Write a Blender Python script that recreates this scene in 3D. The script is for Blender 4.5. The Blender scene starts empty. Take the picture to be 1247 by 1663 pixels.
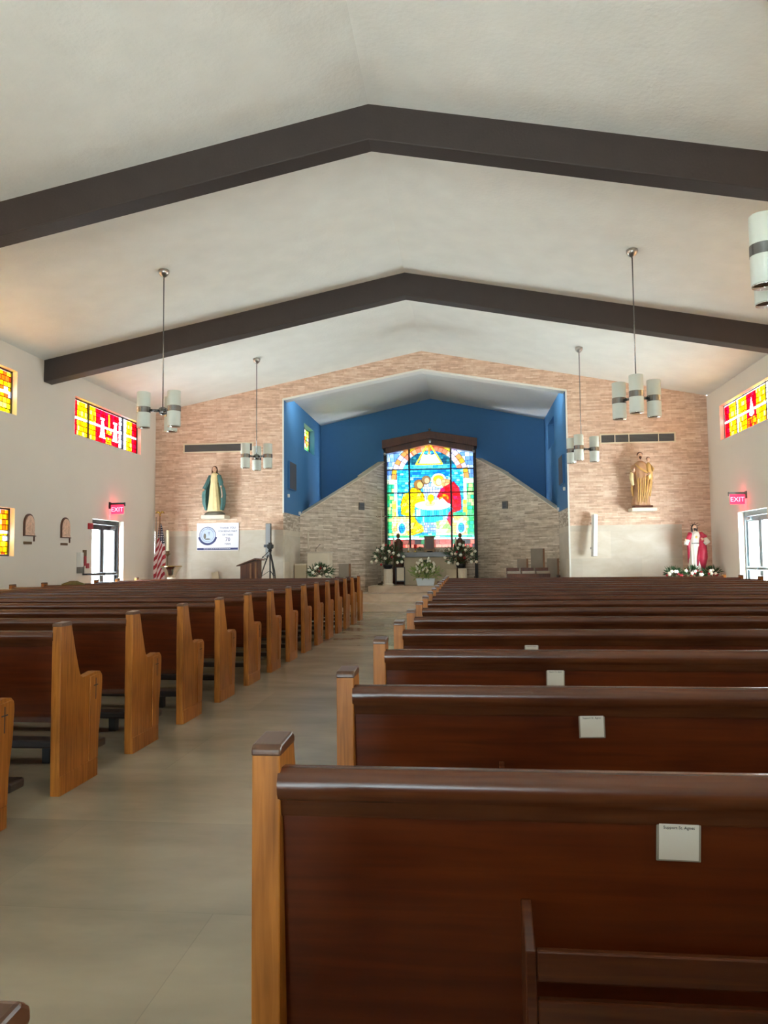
import bpy, bmesh, math, random
import numpy as np
from mathutils import Vector, Matrix
PI = math.pi
random.seed(7)
rng = np.random.RandomState(11)
scn = bpy.context.scene
COL = scn.collection

# ------------------------------------------------------------------ camera, sky, exposure
def rad(d): return d * PI / 180
YAW, PIT, ROL, CAMH = rad(6.0594), rad(3.5474), rad(-0.5594), 1.2669
fw = Vector((-math.sin(YAW)*math.cos(PIT), math.cos(YAW)*math.cos(PIT), math.sin(PIT)))
r0 = Vector((math.cos(YAW), math.sin(YAW), 0)); u0 = r0.cross(fw)
rr = r0*math.cos(ROL) + u0*math.sin(ROL); uu = -r0*math.sin(ROL) + u0*math.cos(ROL)
cd = bpy.data.cameras.new('camera'); cam = bpy.data.objects.new('camera', cd); COL.objects.link(cam)
m = Matrix((rr, uu, -fw)).transposed().to_4x4(); m.translation = Vector((0, 0, CAMH))
cam.matrix_world = m
cd.sensor_fit = 'VERTICAL'; cd.sensor_height = 24.0; cd.lens = 1244.44/1663*24.0
cd.clip_start = 0.02; cd.clip_end = 300
scn.camera = cam

SKY, GROUND = 17.0, 2.6
CHW = 42.0            # added chancel fill lamps, watts each
w = bpy.data.worlds.new('overcast_sky'); scn.world = w; w.use_nodes = True
nt = w.node_tree; nt.nodes.clear()
wo = nt.nodes.new('ShaderNodeOutputWorld'); bg = nt.nodes.new('ShaderNodeBackground')
tc = nt.nodes.new('ShaderNodeTexCoord'); sep = nt.nodes.new('ShaderNodeSeparateXYZ'); cr = nt.nodes.new('ShaderNodeValToRGB')
mr = nt.nodes.new('ShaderNodeMapRange'); mr.inputs[1].default_value = -1; mr.inputs[2].default_value = 1
nt.links.new(tc.outputs['Generated'], sep.inputs[0]); nt.links.new(sep.outputs[2], mr.inputs[0]); nt.links.new(mr.outputs[0], cr.inputs[0])
cr.color_ramp.elements[0].position = 0.46; cr.color_ramp.elements[0].color = (0.88, 0.95, 1.0, 1)
cr.color_ramp.elements[1].position = 0.54; cr.color_ramp.elements[1].color = (0.80, 0.92, 1.0, 1)
st = nt.nodes.new('ShaderNodeMapRange'); st.inputs[1].default_value = 0.40; st.inputs[2].default_value = 0.60      # sunlit paving below, overcast sky above
st.inputs[3].default_value = SKY*GROUND; st.inputs[4].default_value = SKY; nt.links.new(mr.outputs[0], st.inputs[0]); nt.links.new(st.outputs[0], bg.inputs[1])
nt.links.new(cr.outputs[0], bg.inputs[0]); nt.links.new(bg.outputs[0], wo.inputs[0])
try:
    w.cycles.sampling_method = 'MANUAL'; w.cycles.sample_map_resolution = 256
except Exception: pass
scn.view_settings.view_transform = 'Standard'; scn.view_settings.look = 'None'
scn.view_settings.gamma = 1.0; scn.view_settings.use_curve_mapping = False
scn.view_settings.exposure = 0.80

def portal(name, loc, direction, sx, sy):
    """sky portal just outside an opening, facing into the room"""
    l = bpy.data.lights.new(name, 'AREA'); l.shape = 'RECTANGLE'; l.size = sx; l.size_y = sy
    l.cycles.is_portal = True
    o = bpy.data.objects.new(name, l); COL.objects.link(o); o.location = loc
    d = Vector(direction); up = 'Y'
    z = -d.normalized()
    x = Vector((0, 0, 1)).cross(z).normalized(); y = z.cross(x)
    o.matrix_world = Matrix.Translation(Vector(loc)) @ Matrix((x, y, z)).transposed().to_4x4()
    return o

# ------------------------------------------------------------------ materials
def s2l(c):
    return tuple(((v/255)/12.92 if v/255 <= 0.04045 else ((v/255+0.055)/1.055)**2.4) for v in c)
def newmat(name):
    mt = bpy.data.materials.new(name); mt.use_nodes = True
    n = mt.node_tree; b = n.nodes['Principled BSDF']
    return mt, n, b
def L(n, a, b): n.links.new(a, b)
def mat_plain(name, rgb, rough=0.5, metal=0.0, noise=0.0, nscale=8, bump=0.0, bscale=60, spec=0.5, emis=None, es=0):
    mt, n, b = newmat(name); c = s2l(rgb)
    b.inputs['Base Color'].default_value = (*c, 1); b.inputs['Roughness'].default_value = rough
    b.inputs['Metallic'].default_value = metal; b.inputs['Specular IOR Level'].default_value = spec
    t = n.nodes.new('ShaderNodeTexCoord')
    if noise > 0:
        nz = n.nodes.new('ShaderNodeTexNoise'); nz.inputs['Scale'].default_value = nscale; nz.inputs['Detail'].default_value = 6
        L(n, t.outputs['Object'], nz.inputs['Vector'])
        mx = n.nodes.new('ShaderNodeMapRange'); mx.inputs[1].default_value = 0.3; mx.inputs[2].default_value = 0.7
        mx.inputs[3].default_value = 1-noise; mx.inputs[4].default_value = 1+noise
        L(n, nz.outputs['Fac'], mx.inputs[0])
        mm = n.nodes.new('ShaderNodeVectorMath'); mm.operation = 'SCALE'; mm.inputs[0].default_value = c
        L(n, mx.outputs[0], mm.inputs['Scale']); L(n, mm.outputs[0], b.inputs['Base Color'])
    if bump > 0:
        nb = n.nodes.new('ShaderNodeTexNoise'); nb.inputs['Scale'].default_value = bscale; nb.inputs['Detail'].default_value = 4
        L(n, t.outputs['Object'], nb.inputs['Vector'])
        bp = n.nodes.new('ShaderNodeBump'); bp.inputs['Strength'].default_value = bump; bp.inputs['Distance'].default_value = 0.01
        L(n, nb.outputs['Fac'], bp.inputs['Height']); L(n, bp.outputs[0], b.inputs['Normal'])
    if emis is not None:
        b.inputs['Emission Color'].default_value = (*s2l(emis), 1); b.inputs['Emission Strength'].default_value = es
    return mt
def mat_wood(name, c1, c2, rough=0.32, axis=2, fine=60, spec=0.5):
    mt, n, b = newmat(name)
    t = n.nodes.new('ShaderNodeTexCoord'); mp = n.nodes.new('ShaderNodeMapping')
    sc = [fine, fine, fine]; sc[axis] = fine*0.06
    mp.inputs['Scale'].default_value = sc
    oi = n.nodes.new('ShaderNodeObjectInfo'); av = n.nodes.new('ShaderNodeVectorMath'); av.operation = 'ADD'
    L(n, t.outputs['Object'], av.inputs[0]); L(n, oi.outputs['Location'], av.inputs[1])
    L(n, av.outputs[0], mp.inputs['Vector'])
    nz = n.nodes.new('ShaderNodeTexNoise'); nz.inputs['Scale'].default_value = 1.0; nz.inputs['Detail'].default_value = 8; nz.inputs['Distortion'].default_value = 0.6; b.inputs['Specular IOR Level'].default_value = spec
    L(n, mp.outputs[0], nz.inputs['Vector'])
    n2 = n.nodes.new('ShaderNodeTexNoise'); n2.inputs['Scale'].default_value = 3.0; n2.inputs['Detail'].default_value = 4
    L(n, av.outputs[0], n2.inputs['Vector'])
    ad = n.nodes.new('ShaderNodeMath'); ad.operation = 'ADD'
    m1 = n.nodes.new('ShaderNodeMath'); m1.operation = 'MULTIPLY'; m1.inputs[1].default_value = 0.55
    m2 = n.nodes.new('ShaderNodeMath'); m2.operation = 'MULTIPLY'; m2.inputs[1].default_value = 0.45
    L(n, nz.outputs['Fac'], m1.inputs[0]); L(n, n2.outputs['Fac'], m2.inputs[0]); L(n, m1.outputs[0], ad.inputs[0]); L(n, m2.outputs[0], ad.inputs[1])
    cr = n.nodes.new('ShaderNodeValToRGB'); cr.color_ramp.elements[0].position = 0.33; cr.color_ramp.elements[1].position = 0.68
    cr.color_ramp.elements[0].color = (*s2l(c1), 1); cr.color_ramp.elements[1].color = (*s2l(c2), 1)
    L(n, ad.outputs[0], cr.inputs[0]); L(n, cr.outputs[0], b.inputs['Base Color'])
    b.inputs['Roughness'].default_value = rough
    bp = n.nodes.new('ShaderNodeBump'); bp.inputs['Strength'].default_value = 0.06; bp.inputs['Distance'].default_value = 0.004
    L(n, nz.outputs['Fac'], bp.inputs['Height']); L(n, bp.outputs[0], b.inputs['Normal'])
    return mt
def wall_vec(n, swap):
    """(horizontal, height) coordinates of a vertical wall; swap for walls that run along y"""
    t = n.nodes.new('ShaderNodeTexCoord'); s = n.nodes.new('ShaderNodeSeparateXYZ'); c = n.nodes.new('ShaderNodeCombineXYZ')
    L(n, t.outputs['Object'], s.inputs[0])
    L(n, s.outputs[1 if swap else 0], c.inputs[0]); L(n, s.outputs[2], c.inputs[1])
    return c.outputs[0], t
def mat_ledger(name, ca, cb, cc, swap=False):
    mt, n, b = newmat(name); v, t = wall_vec(n, swap)
    def brick(wd, rh, off, fr):
        bt = n.nodes.new('ShaderNodeTexBrick'); bt.inputs['Scale'].default_value = 1.0
        bt.inputs['Brick Width'].default_value = wd; bt.inputs['Row Height'].default_value = rh
        bt.inputs['Mortar Size'].default_value = 0.0022; bt.inputs['Mortar Smooth'].default_value = 0.4
        bt.offset = off; bt.offset_frequency = fr
        bt.inputs['Color1'].default_value = (0, 0, 0, 1); bt.inputs['Color2'].default_value = (1, 1, 1, 1); bt.inputs['Mortar'].default_value = (0.1, 0.1, 0.1, 1)
        L(n, v, bt.inputs['Vector']); return bt
    b1 = brick(0.31, 0.036, 0.37, 3); b2 = brick(0.17, 0.036, 0.61, 2)
    cr = n.nodes.new('ShaderNodeValToRGB'); e = cr.color_ramp.elements
    e[0].position = 0.0; e[0].color = (*s2l(ca), 1); e[1].position = 1.0; e[1].color = (*s2l(cc), 1)
    k = e.new(0.5); k.color = (*s2l(cb), 1)
    mx = n.nodes.new('ShaderNodeMix'); mx.data_type = 'RGBA'; mx.inputs[0].default_value = 0.45
    L(n, b1.outputs['Color'], mx.inputs[6]); L(n, b2.outputs['Color'], mx.inputs[7])
    nz = n.nodes.new('ShaderNodeTexNoise'); nz.inputs['Scale'].default_value = 9; nz.inputs['Detail'].default_value = 5
    L(n, v, nz.inputs['Vector'])
    ma = n.nodes.new('ShaderNodeMath'); ma.operation = 'MULTIPLY_ADD'; ma.inputs[1].default_value = 0.85
    sb = n.nodes.new('ShaderNodeMath'); sb.operation = 'SUBTRACT'; sb.inputs[1].default_value = 0.42
    L(n, mx.outputs[2], sb.inputs[0]); L(n, nz.outputs['Fac'], ma.inputs[0]); L(n, sb.outputs[0], ma.inputs[2])
    L(n, ma.outputs[0], cr.inputs[0]); L(n, cr.outputs[0], b.inputs['Base Color'])
    b.inputs['Roughness'].default_value = 0.75
    hh = n.nodes.new('ShaderNodeMath'); hh.operation = 'ADD'; L(n, mx.outputs[2], hh.inputs[0]); L(n, nz.outputs['Fac'], hh.inputs[1])
    bp = n.nodes.new('ShaderNodeBump'); bp.inputs['Strength'].default_value = 0.8; bp.inputs['Distance'].default_value = 0.018
    L(n, hh.outputs[0], bp.inputs['Height']); L(n, bp.outputs[0], b.inputs['Normal'])
    return mt
def mat_slab(name, ca, cb, tw, th, grout, rough=0.45, plan='wall', swap=False, vein=3.0, bump=0.15, dist=0.9):
    """large stone slabs with joints and cloudy veins"""
    mt, n, b = newmat(name)
    if plan == 'floor':
        t = n.nodes.new('ShaderNodeTexCoord'); v = t.outputs['Object']
    else: v, t = wall_vec(n, swap)
    bt = n.nodes.new('ShaderNodeTexBrick'); bt.inputs['Scale'].default_value = 1
    bt.inputs['Brick Width'].default_value = tw; bt.inputs['Row Height'].default_value = th
    bt.inputs['Mortar Size'].default_value = 0.0025; bt.inputs['Mortar Smooth'].default_value = 0.5; bt.offset = 0.5
    bt.inputs['Color1'].default_value = (0.9, 0.9, 0.9, 1); bt.inputs['Color2'].default_value = (1.08, 1.07, 1.05, 1); bt.inputs['Mortar'].default_value = (grout, grout, grout, 1)
    L(n, v, bt.inputs['Vector'])
    n1 = n.nodes.new('ShaderNodeTexNoise'); n1.inputs['Scale'].default_value = vein; n1.inputs['Detail'].default_value = 5 if plan == 'floor' else 9; n1.inputs['Roughness'].default_value = 0.6; n1.inputs['Distortion'].default_value = dist
    mp = n.nodes.new('ShaderNodeMapping'); mp.inputs['Scale'].default_value = (0.6, 1.3, 1.3); L(n, v, mp.inputs[0]); L(n, mp.outputs[0], n1.inputs['Vector'])
    cr = n.nodes.new('ShaderNodeValToRGB'); cr.color_ramp.elements[0].position = 0.15 if plan == 'floor' else 0.32; cr.color_ramp.elements[1].position = 0.85 if plan == 'floor' else 0.7
    cr.color_ramp.elements[0].color = (*s2l(ca), 1); cr.color_ramp.elements[1].color = (*s2l(cb), 1)
    L(n, n1.outputs['Fac'], cr.inputs[0])
    mx = n.nodes.new('ShaderNodeMix'); mx.data_type = 'RGBA'; mx.blend_type = 'MULTIPLY'; mx.inputs[0].default_value = 1
    L(n, cr.outputs[0], mx.inputs[6]); L(n, bt.outputs['Color'], mx.inputs[7]); L(n, mx.outputs[2], b.inputs['Base Color'])
    rm = n.nodes.new('ShaderNodeMapRange'); rm.inputs[3].default_value = rough-0.08; rm.inputs[4].default_value = rough+0.12
    L(n, n1.outputs['Fac'], rm.inputs[0]); L(n, rm.outputs[0], b.inputs['Roughness'])
    bp = n.nodes.new('ShaderNodeBump'); bp.inputs['Strength'].default_value = bump; bp.inputs['Distance'].default_value = 0.004
    L(n, n1.outputs['Fac'], bp.inputs['Height']); L(n, bp.outputs[0], b.inputs['Normal'])
    return mt
def mat_stained():
    """coloured glass: filters daylight and scatters some of it"""
    mt = bpy.data.materials.new('stained_glass'); mt.use_nodes = True; n = mt.node_tree; n.nodes.clear()
    o = n.nodes.new('ShaderNodeOutputMaterial'); a = n.nodes.new('ShaderNodeAttribute'); a.attribute_name = 'Col'
    tr = n.nodes.new('ShaderNodeBsdfTransparent'); tl = n.nodes.new('ShaderNodeBsdfTranslucent'); gl = n.nodes.new('ShaderNodeBsdfGlossy'); gl.inputs['Roughness'].default_value = 0.15
    m1 = n.nodes.new('ShaderNodeMixShader'); m1.inputs[0].default_value = 0.45
    m2 = n.nodes.new('ShaderNodeMixShader'); m2.inputs[0].default_value = 0.03
    L(n, a.outputs['Color'], tr.inputs[0]); L(n, a.outputs['Color'], tl.inputs[0])
    L(n, tr.outputs[0], m1.inputs[1]); L(n, tl.outputs[0], m1.inputs[2]); L(n, m1.outputs[0], m2.inputs[1]); L(n, gl.outputs[0], m2.inputs[2]); L(n, m2.outputs[0], o.inputs[0])
    return mt
def mat_clear():
    mt = bpy.data.materials.new('clear_glass'); mt.use_nodes = True; n = mt.node_tree; n.nodes.clear()
    o = n.nodes.new('ShaderNodeOutputMaterial'); tr = n.nodes.new('ShaderNodeBsdfTransparent'); tr.inputs[0].default_value = (0.92, 0.96, 0.95, 1)
    gl = n.nodes.new('ShaderNodeBsdfGlossy'); gl.inputs['Roughness'].default_value = 0.02
    m2 = n.nodes.new('ShaderNodeMixShader'); m2.inputs[0].default_value = 0.06
    L(n, tr.outputs[0], m2.inputs[1]); L(n, gl.outputs[0], m2.inputs[2]); L(n, m2.outputs[0], o.inputs[0])
    return mt
def mat_attr(name, rough=0.6):
    mt, n, b = newmat(name); a = n.nodes.new('ShaderNodeAttribute'); a.attribute_name = 'Col'
    L(n, a.outputs['Color'], b.inputs['Base Color']); b.inputs['Roughness'].default_value = rough
    return mt

M = {}
M['oak'] = mat_wood('golden_oak', (116, 66, 18), (182, 114, 46), 0.38, axis=2, spec=0.22)
M['oak_cap'] = mat_wood('worn_oak_cap', (62, 36, 22), (98, 64, 42), 0.28, axis=1)
M['mahogany'] = mat_wood('red_brown_veneer', (66, 24, 6), (100, 44, 14), 0.38, axis=0, fine=40, spec=0.25)
M['rail'] = mat_wood('dark_rail_wood', (60, 27, 13), (92, 48, 24), 0.26, axis=0, spec=0.5)
M['darkwood'] = mat_wood('dark_brown_wood', (58, 28, 16), (104, 58, 34), 0.4, axis=2)
M['midwood'] = mat_wood('mid_brown_wood', (104, 66, 40), (150, 104, 66), 0.45, axis=2)
M['plaster'] = mat_plain('textured_ceiling_plaster', (234, 235, 228), 0.9, noise=0.035, nscale=2.5, bump=0.5, bscale=22)
M['chceil'] = mat_plain('chancel_ceiling_paint', (222, 220, 214), 0.85, noise=0.02)
M['paint'] = mat_plain('warm_grey_wall_paint', (226, 219, 207), 0.85, noise=0.015, nscale=1.5, bump=0.08, bscale=120)
M['blue'] = mat_plain('blue_wall_paint', (56, 112, 160), 0.7, noise=0.02)
M['beam'] = mat_plain('dark_brown_beam_paint', (54, 46, 43), 0.6, noise=0.08, nscale=5, bump=0.2, bscale=40)
M['white'] = mat_plain('white_trim_paint', (232, 230, 222), 0.6)
M['floor'] = mat_slab('worn_travertine_floor', (126, 120, 104), (178, 168, 148), 1.85, 0.92, 0.86, 0.21, 'floor', vein=1.3, bump=0.02, dist=0.1)
M['ledger'] = mat_ledger('stacked_ledger_stone', (196, 160, 136), (222, 188, 162), (240, 216, 194))
M['ledger_side'] = mat_ledger('stacked_ledger_stone_side', (150, 132, 112), (196, 178, 156), (230, 218, 200), True)
M['ledger_grey'] = mat_ledger('grey_tan_ledger_stone', (164, 146, 126), (206, 188, 166), (236, 222, 204))
M['trav'] = mat_slab('beige_travertine_cladding', (200, 186, 166), (212, 202, 188), 1.3, 0.62, 0.86, 0.5, 'wall')
M['trav_side'] = mat_slab('beige_travertine_return', (202, 188, 166), (216, 204, 186), 1.3, 0.62, 0.86, 0.5, 'wall', True)
M['step'] = mat_slab('pink_beige_step_stone', (192, 166, 138), (222, 200, 174), 1.8, 5.0, 0.8, 0.4, 'wall')
M['glass'] = mat_stained(); M['clear'] = mat_clear()
M['lead'] = mat_plain('dark_window_bar', (40, 34, 34), 0.5, 0.3)
M['darkframe'] = mat_plain('dark_bronze_frame', (50, 50, 54), 0.4, 0.4)
M['alum'] = mat_plain('aluminium_frame', (150, 165, 172), 0.35, 0.5)
M['chrome'] = mat_plain('brushed_nickel', (178, 174, 168), 0.28, 0.95)
M['chromedark'] = mat_plain('nickel_band', (132, 134, 136), 0.25, 0.95)
M['shade'] = mat_plain('opal_lamp_shade', (212, 218, 208), 0.35)
M['reflector'] = mat_plain('lamp_reflector', (225, 225, 220), 0.12, 1.0)
M['brass'] = mat_plain('polished_brass', (214, 178, 96), 0.25, 0.95)
M['bronze'] = mat_plain('dark_bronze', (110, 84, 56), 0.4, 0.7)
M['black'] = mat_plain('black_plastic', (24, 25, 28), 0.4)
M['grey'] = mat_plain('grey_grille_metal', (112, 110, 104), 0.6)
M['darkgrey'] = mat_plain('dark_grille_cloth', (70, 74, 84), 0.8)
M['cream'] = mat_plain('cream_metal', (222, 206, 176), 0.5)
M['card'] = mat_plain('white_card', (214, 208, 196), 0.55)
M['cardframe'] = mat_plain('clear_plastic_sleeve', (150, 142, 128), 0.25)
M['ink'] = mat_plain('dark_ink', (44, 40, 48), 0.7)
M['navy'] = mat_plain('navy_print', (48, 56, 110), 0.6)
M['bannerwhite'] = mat_plain('banner_vinyl', (232, 230, 240), 0.45)
M['paleblue'] = mat_plain('pale_blue_print', (190, 204, 232), 0.5)
M['red'] = mat_plain('red_plastic', (170, 36, 44), 0.4)
M['exitred'] = mat_plain('lit_exit_sign_face', (220, 30, 50), 0.4, emis=(255, 30, 60), es=2.2)
M['exitletter'] = mat_plain('lit_exit_letters', (255, 120, 130), 0.4, emis=(255, 110, 130), es=3.0)
M['skin'] = mat_plain('painted_flesh', (222, 178, 148), 0.5)
M['hair'] = mat_plain('brown_painted_hair', (92, 58, 38), 0.6)
M['hairdark'] = mat_plain('dark_painted_hair', (48, 34, 30), 0.6)
M['gown'] = mat_plain('cream_yellow_painted_gown', (232, 212, 158), 0.5, noise=0.06, nscale=14)
M['cloak'] = mat_plain('teal_blue_painted_cloak', (76, 122, 122), 0.5, noise=0.12, nscale=12)
M['gold'] = mat_plain('gold_painted_cloak', (214, 172, 104), 0.38, 0.2, noise=0.15, nscale=9)
M['robebrown'] = mat_plain('tan_brown_painted_robe', (186, 142, 106), 0.5, noise=0.12, nscale=12)
M['robered'] = mat_plain('crimson_painted_robe', (188, 40, 70), 0.4, noise=0.12, nscale=10)
M['robewhite'] = mat_plain('white_painted_tunic', (236, 232, 218), 0.5, noise=0.05, nscale=12)
M['basegreen'] = mat_plain('grey_green_statue_base', (104, 104, 92), 0.6, noise=0.15)
M['stonewhite'] = mat_plain('pale_limestone', (222, 210, 188), 0.6, noise=0.05, nscale=6)
M['altarstone'] = mat_plain('tan_altar_stone', (196, 180, 150), 0.55, noise=0.06, nscale=5)
M['altartop'] = mat_plain('dark_marble_top', (84, 76, 70), 0.3, noise=0.12, nscale=8)
M['leaf'] = mat_plain('dark_green_leaves', (44, 82, 40), 0.5, noise=0.3, nscale=20)
M['leaflight'] = mat_plain('light_green_leaves', (146, 170, 92), 0.5, noise=0.25, nscale=20)
M['rose'] = mat_plain('white_rose_petals', (244, 240, 222), 0.6)
M['rosered'] = mat_plain('red_petals', (150, 28, 38), 0.6)
M['planter'] = mat_plain('pale_blue_planter', (206, 218, 226), 0.4)
M['upholstery'] = mat_plain('grey_brown_upholstery', (150, 138, 124), 0.8, noise=0.05)
M['wax'] = mat_plain('ivory_wax', (240, 230, 196), 0.45)
M['waxred'] = mat_plain('red_votive_glass', (206, 30, 40), 0.3)
M['darkmetal'] = mat_plain('dark_painted_steel', (38, 36, 36), 0.5)
M['vinyl'] = mat_plain('dark_kneeler_vinyl', (46, 36, 34), 0.45)
M['stripe'] = mat_attr('flag_cloth'); 
M['relief'] = mat_plain('painted_plaster_relief', (228, 190, 164), 0.6, noise=0.22, nscale=26)
M['outside'] = mat_plain('outside_grey_render', (120, 134, 136), 0.9)
M['olive'] = mat_plain('olive_cloth', (96, 90, 52), 0.8, noise=0.2, nscale=20)
M['steel'] = mat_plain('polished_silver_bowl', (232, 230, 224), 0.08, 1.0)

# ------------------------------------------------------------------ mesh building
class MB:
    def __init__(s): s.v = []; s.f = []; s.mi = []; s.cur = 0; s.T = None
    def add(s, vs, fs):
        k = len(s.v)
        if s.T is not None: vs = [tuple(s.T @ Vector(p)) for p in vs]
        s.v += [tuple(p) for p in vs]; s.f += [tuple(i+k for i in f) for f in fs]; s.mi += [s.cur]*len(fs)
        return s
    def box(s, x0, y0, z0, x1, y1, z1):
        if x0 > x1: x0, x1 = x1, x0
        if y0 > y1: y0, y1 = y1, y0
        if z0 > z1: z0, z1 = z1, z0
        return s.add([(x0,y0,z0),(x1,y0,z0),(x1,y1,z0),(x0,y1,z0),(x0,y0,z1),(x1,y0,z1),(x1,y1,z1),(x0,y1,z1)],
              [(0,3,2,1),(4,5,6,7),(0,1,5,4),(1,2,6,5),(2,3,7,6),(3,0,4,7)])
    def prism(s, poly, axis, a, b):
        """2D polygon (in the two other axes, in order) extruded along axis from a to b"""
        n = len(poly)
        def mk(p, t): return {'x': (t, p[0], p[1]), 'y': (p[0], t, p[1]), 'z': (p[0], p[1], t)}[axis]
        ar = sum(poly[i][0]*poly[(i+1) % n][1]-poly[(i+1) % n][0]*poly[i][1] for i in range(n))
        if (ar < 0) != (axis == 'y'): poly = poly[::-1]
        if a > b: a, b = b, a
        vs = [mk(p, a) for p in poly]+[mk(p, b) for p in poly]
        fs = [tuple(range(n))[::-1], tuple(range(n, 2*n))]+[(i, (i+1) % n, n+(i+1) % n, n+i) for i in range(n)]
        return s.add(vs, fs)
    def rings(s, rg, close=True, cap=True):
        n = len(rg[0]); vs = [p for r in rg for p in r]; fs = []
        for i in range(len(rg)-1):
            for j in range(n if close else n-1):
                fs.append((i*n+j, i*n+(j+1) % n, (i+1)*n+(j+1) % n, (i+1)*n+j))
        if cap: fs.append(tuple(range(n))[::-1]); fs.append(tuple(range((len(rg)-1)*n, len(rg)*n)))
        return s.add(vs, fs)
    def tube(s, pts, rad, n=10, flat=1.0):
        pts = [Vector(p) for p in pts]
        if not hasattr(rad, '__len__'): rad = [rad]*len(pts)
        rg = []; prev = None
        for i, p in enumerate(pts):
            d = (pts[min(i+1, len(pts)-1)]-pts[max(i-1, 0)]).normalized()
            ref = prev if prev is not None else (Vector((0, 0, 1)) if abs(d.z) < 0.9 else Vector((1, 0, 0)))
            a = (ref-d*ref.dot(d)).normalized(); b = d.cross(a); prev = a
            rg.append([tuple(p+(a*math.cos(2*PI*j/n)+b*math.sin(2*PI*j/n)*flat)*rad[i]) for j in range(n)])
        return s.rings(rg)
    def lathe(s, prof, c=(0, 0, 0), n=24, sx=1, sy=1):
        rg = [[(c[0]+r*sx*math.cos(2*PI*j/n), c[1]+r*sy*math.sin(2*PI*j/n), c[2]+z) for j in range(n)] for r, z in prof]
        return s.rings(rg)
    def ball(s, c, r, n=12, m_=8):
        if not hasattr(r, '__len__'): r = (r, r, r)
        rg = []
        for i in range(m_+1):
            a = -PI/2+PI*i/m_; q = max(math.cos(a), 0.02)
            rg.append([(c[0]+r[0]*q*math.cos(2*PI*j/n), c[1]+r[1]*q*math.sin(2*PI*j/n), c[2]+r[2]*math.sin(a)) for j in range(n)])
        return s.rings(rg)
    def build(s, name, mats, parent=None, smooth=False, bevel=0, seg=2, loc=None, auto=True):
        me = bpy.data.meshes.new(name); me.from_pydata(s.v, [], s.f)
        if not isinstance(mats, (list, tuple)): mats = [mats]
        for q in mats: me.materials.append(q)
        if len(mats) > 1: me.polygons.foreach_set('material_index', s.mi)
        if smooth:
            me.polygons.foreach_set('use_smooth', [True]*len(s.f))
        me.update()
        o = bpy.data.objects.new(name, me); COL.objects.link(o)
        if parent is not None: o.parent = parent
        if loc is not None: o.location = loc
        if bevel:
            b = o.modifiers.new('bevel', 'BEVEL'); b.width = bevel; b.segments = seg; b.limit_method = 'ANGLE'; b.angle_limit = rad(35)
        return o
def smooth_by_angle(o, deg=40):
    me = o.data
    bm = bmesh.new(); bm.from_mesh(me)
    for f in bm.faces: f.smooth = True
    for e in bm.edges:
        if len(e.link_faces) == 2 and e.calc_face_angle(0) > rad(deg): e.smooth = False
    bm.to_mesh(me); bm.free(); return o
def thing(name, label, cat, loc=(0, 0, 0), rotz=0, group=None):
    o = bpy.data.objects.new(name, None); COL.objects.link(o); o.empty_display_size = 0.1
    o.location = loc; o.rotation_euler = (0, 0, rotz); o['label'] = label; o['category'] = cat
    if group: o['group'] = group
    return o
def tag(o, label, cat, group=None):
    o['label'] = label; o['category'] = cat
    if group: o['group'] = group
    return o
def struct(o, label=None):
    o['kind'] = 'structure'
    if label: o['label'] = label; 
    return o
def copy_tree(o, parent=None):
    c = o.copy(); COL.objects.link(c)
    if parent is not None: c.parent = parent
    for ch in list(o.children): copy_tree(ch, c)
    return c
def text(name, body, size, mat, parent, loc, rot=(PI/2, 0, 0), extrude=0.001, align='CENTER'):
    cu = bpy.data.curves.new(name, 'FONT'); cu.body = body; cu.size = size; cu.extrude = extrude; cu.align_x = align; cu.align_y = 'CENTER'
    cu.resolution_u = 3
    t = bpy.data.objects.new(name, cu); COL.objects.link(t)
    dg = bpy.context.evaluated_depsgraph_get(); dg.update()
    me = bpy.data.meshes.new_from_object(t.evaluated_get(dg)); me.name = name
    bpy.data.objects.remove(t); bpy.data.curves.remove(cu)
    me.materials.clear(); me.materials.append(mat)
    o = bpy.data.objects.new(name, me); COL.objects.link(o); o.parent = parent; o.location = loc; o.rotation_euler = rot
    return o

# ------------------------------------------------------------------ room dimensions
WL, WR, YF, YB = -7.40, 5.42, 17.67, -6.6
RX, RZ, EV = -0.96, 6.13, 4.86
OL, OR = -4.27, 2.34
CL, CR, YC = -4.24, 2.31, 22.35
SLO = (RZ-EV)/(RX-WL)
def ceilz(x): return RZ-SLO*abs(x-RX)

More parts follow.
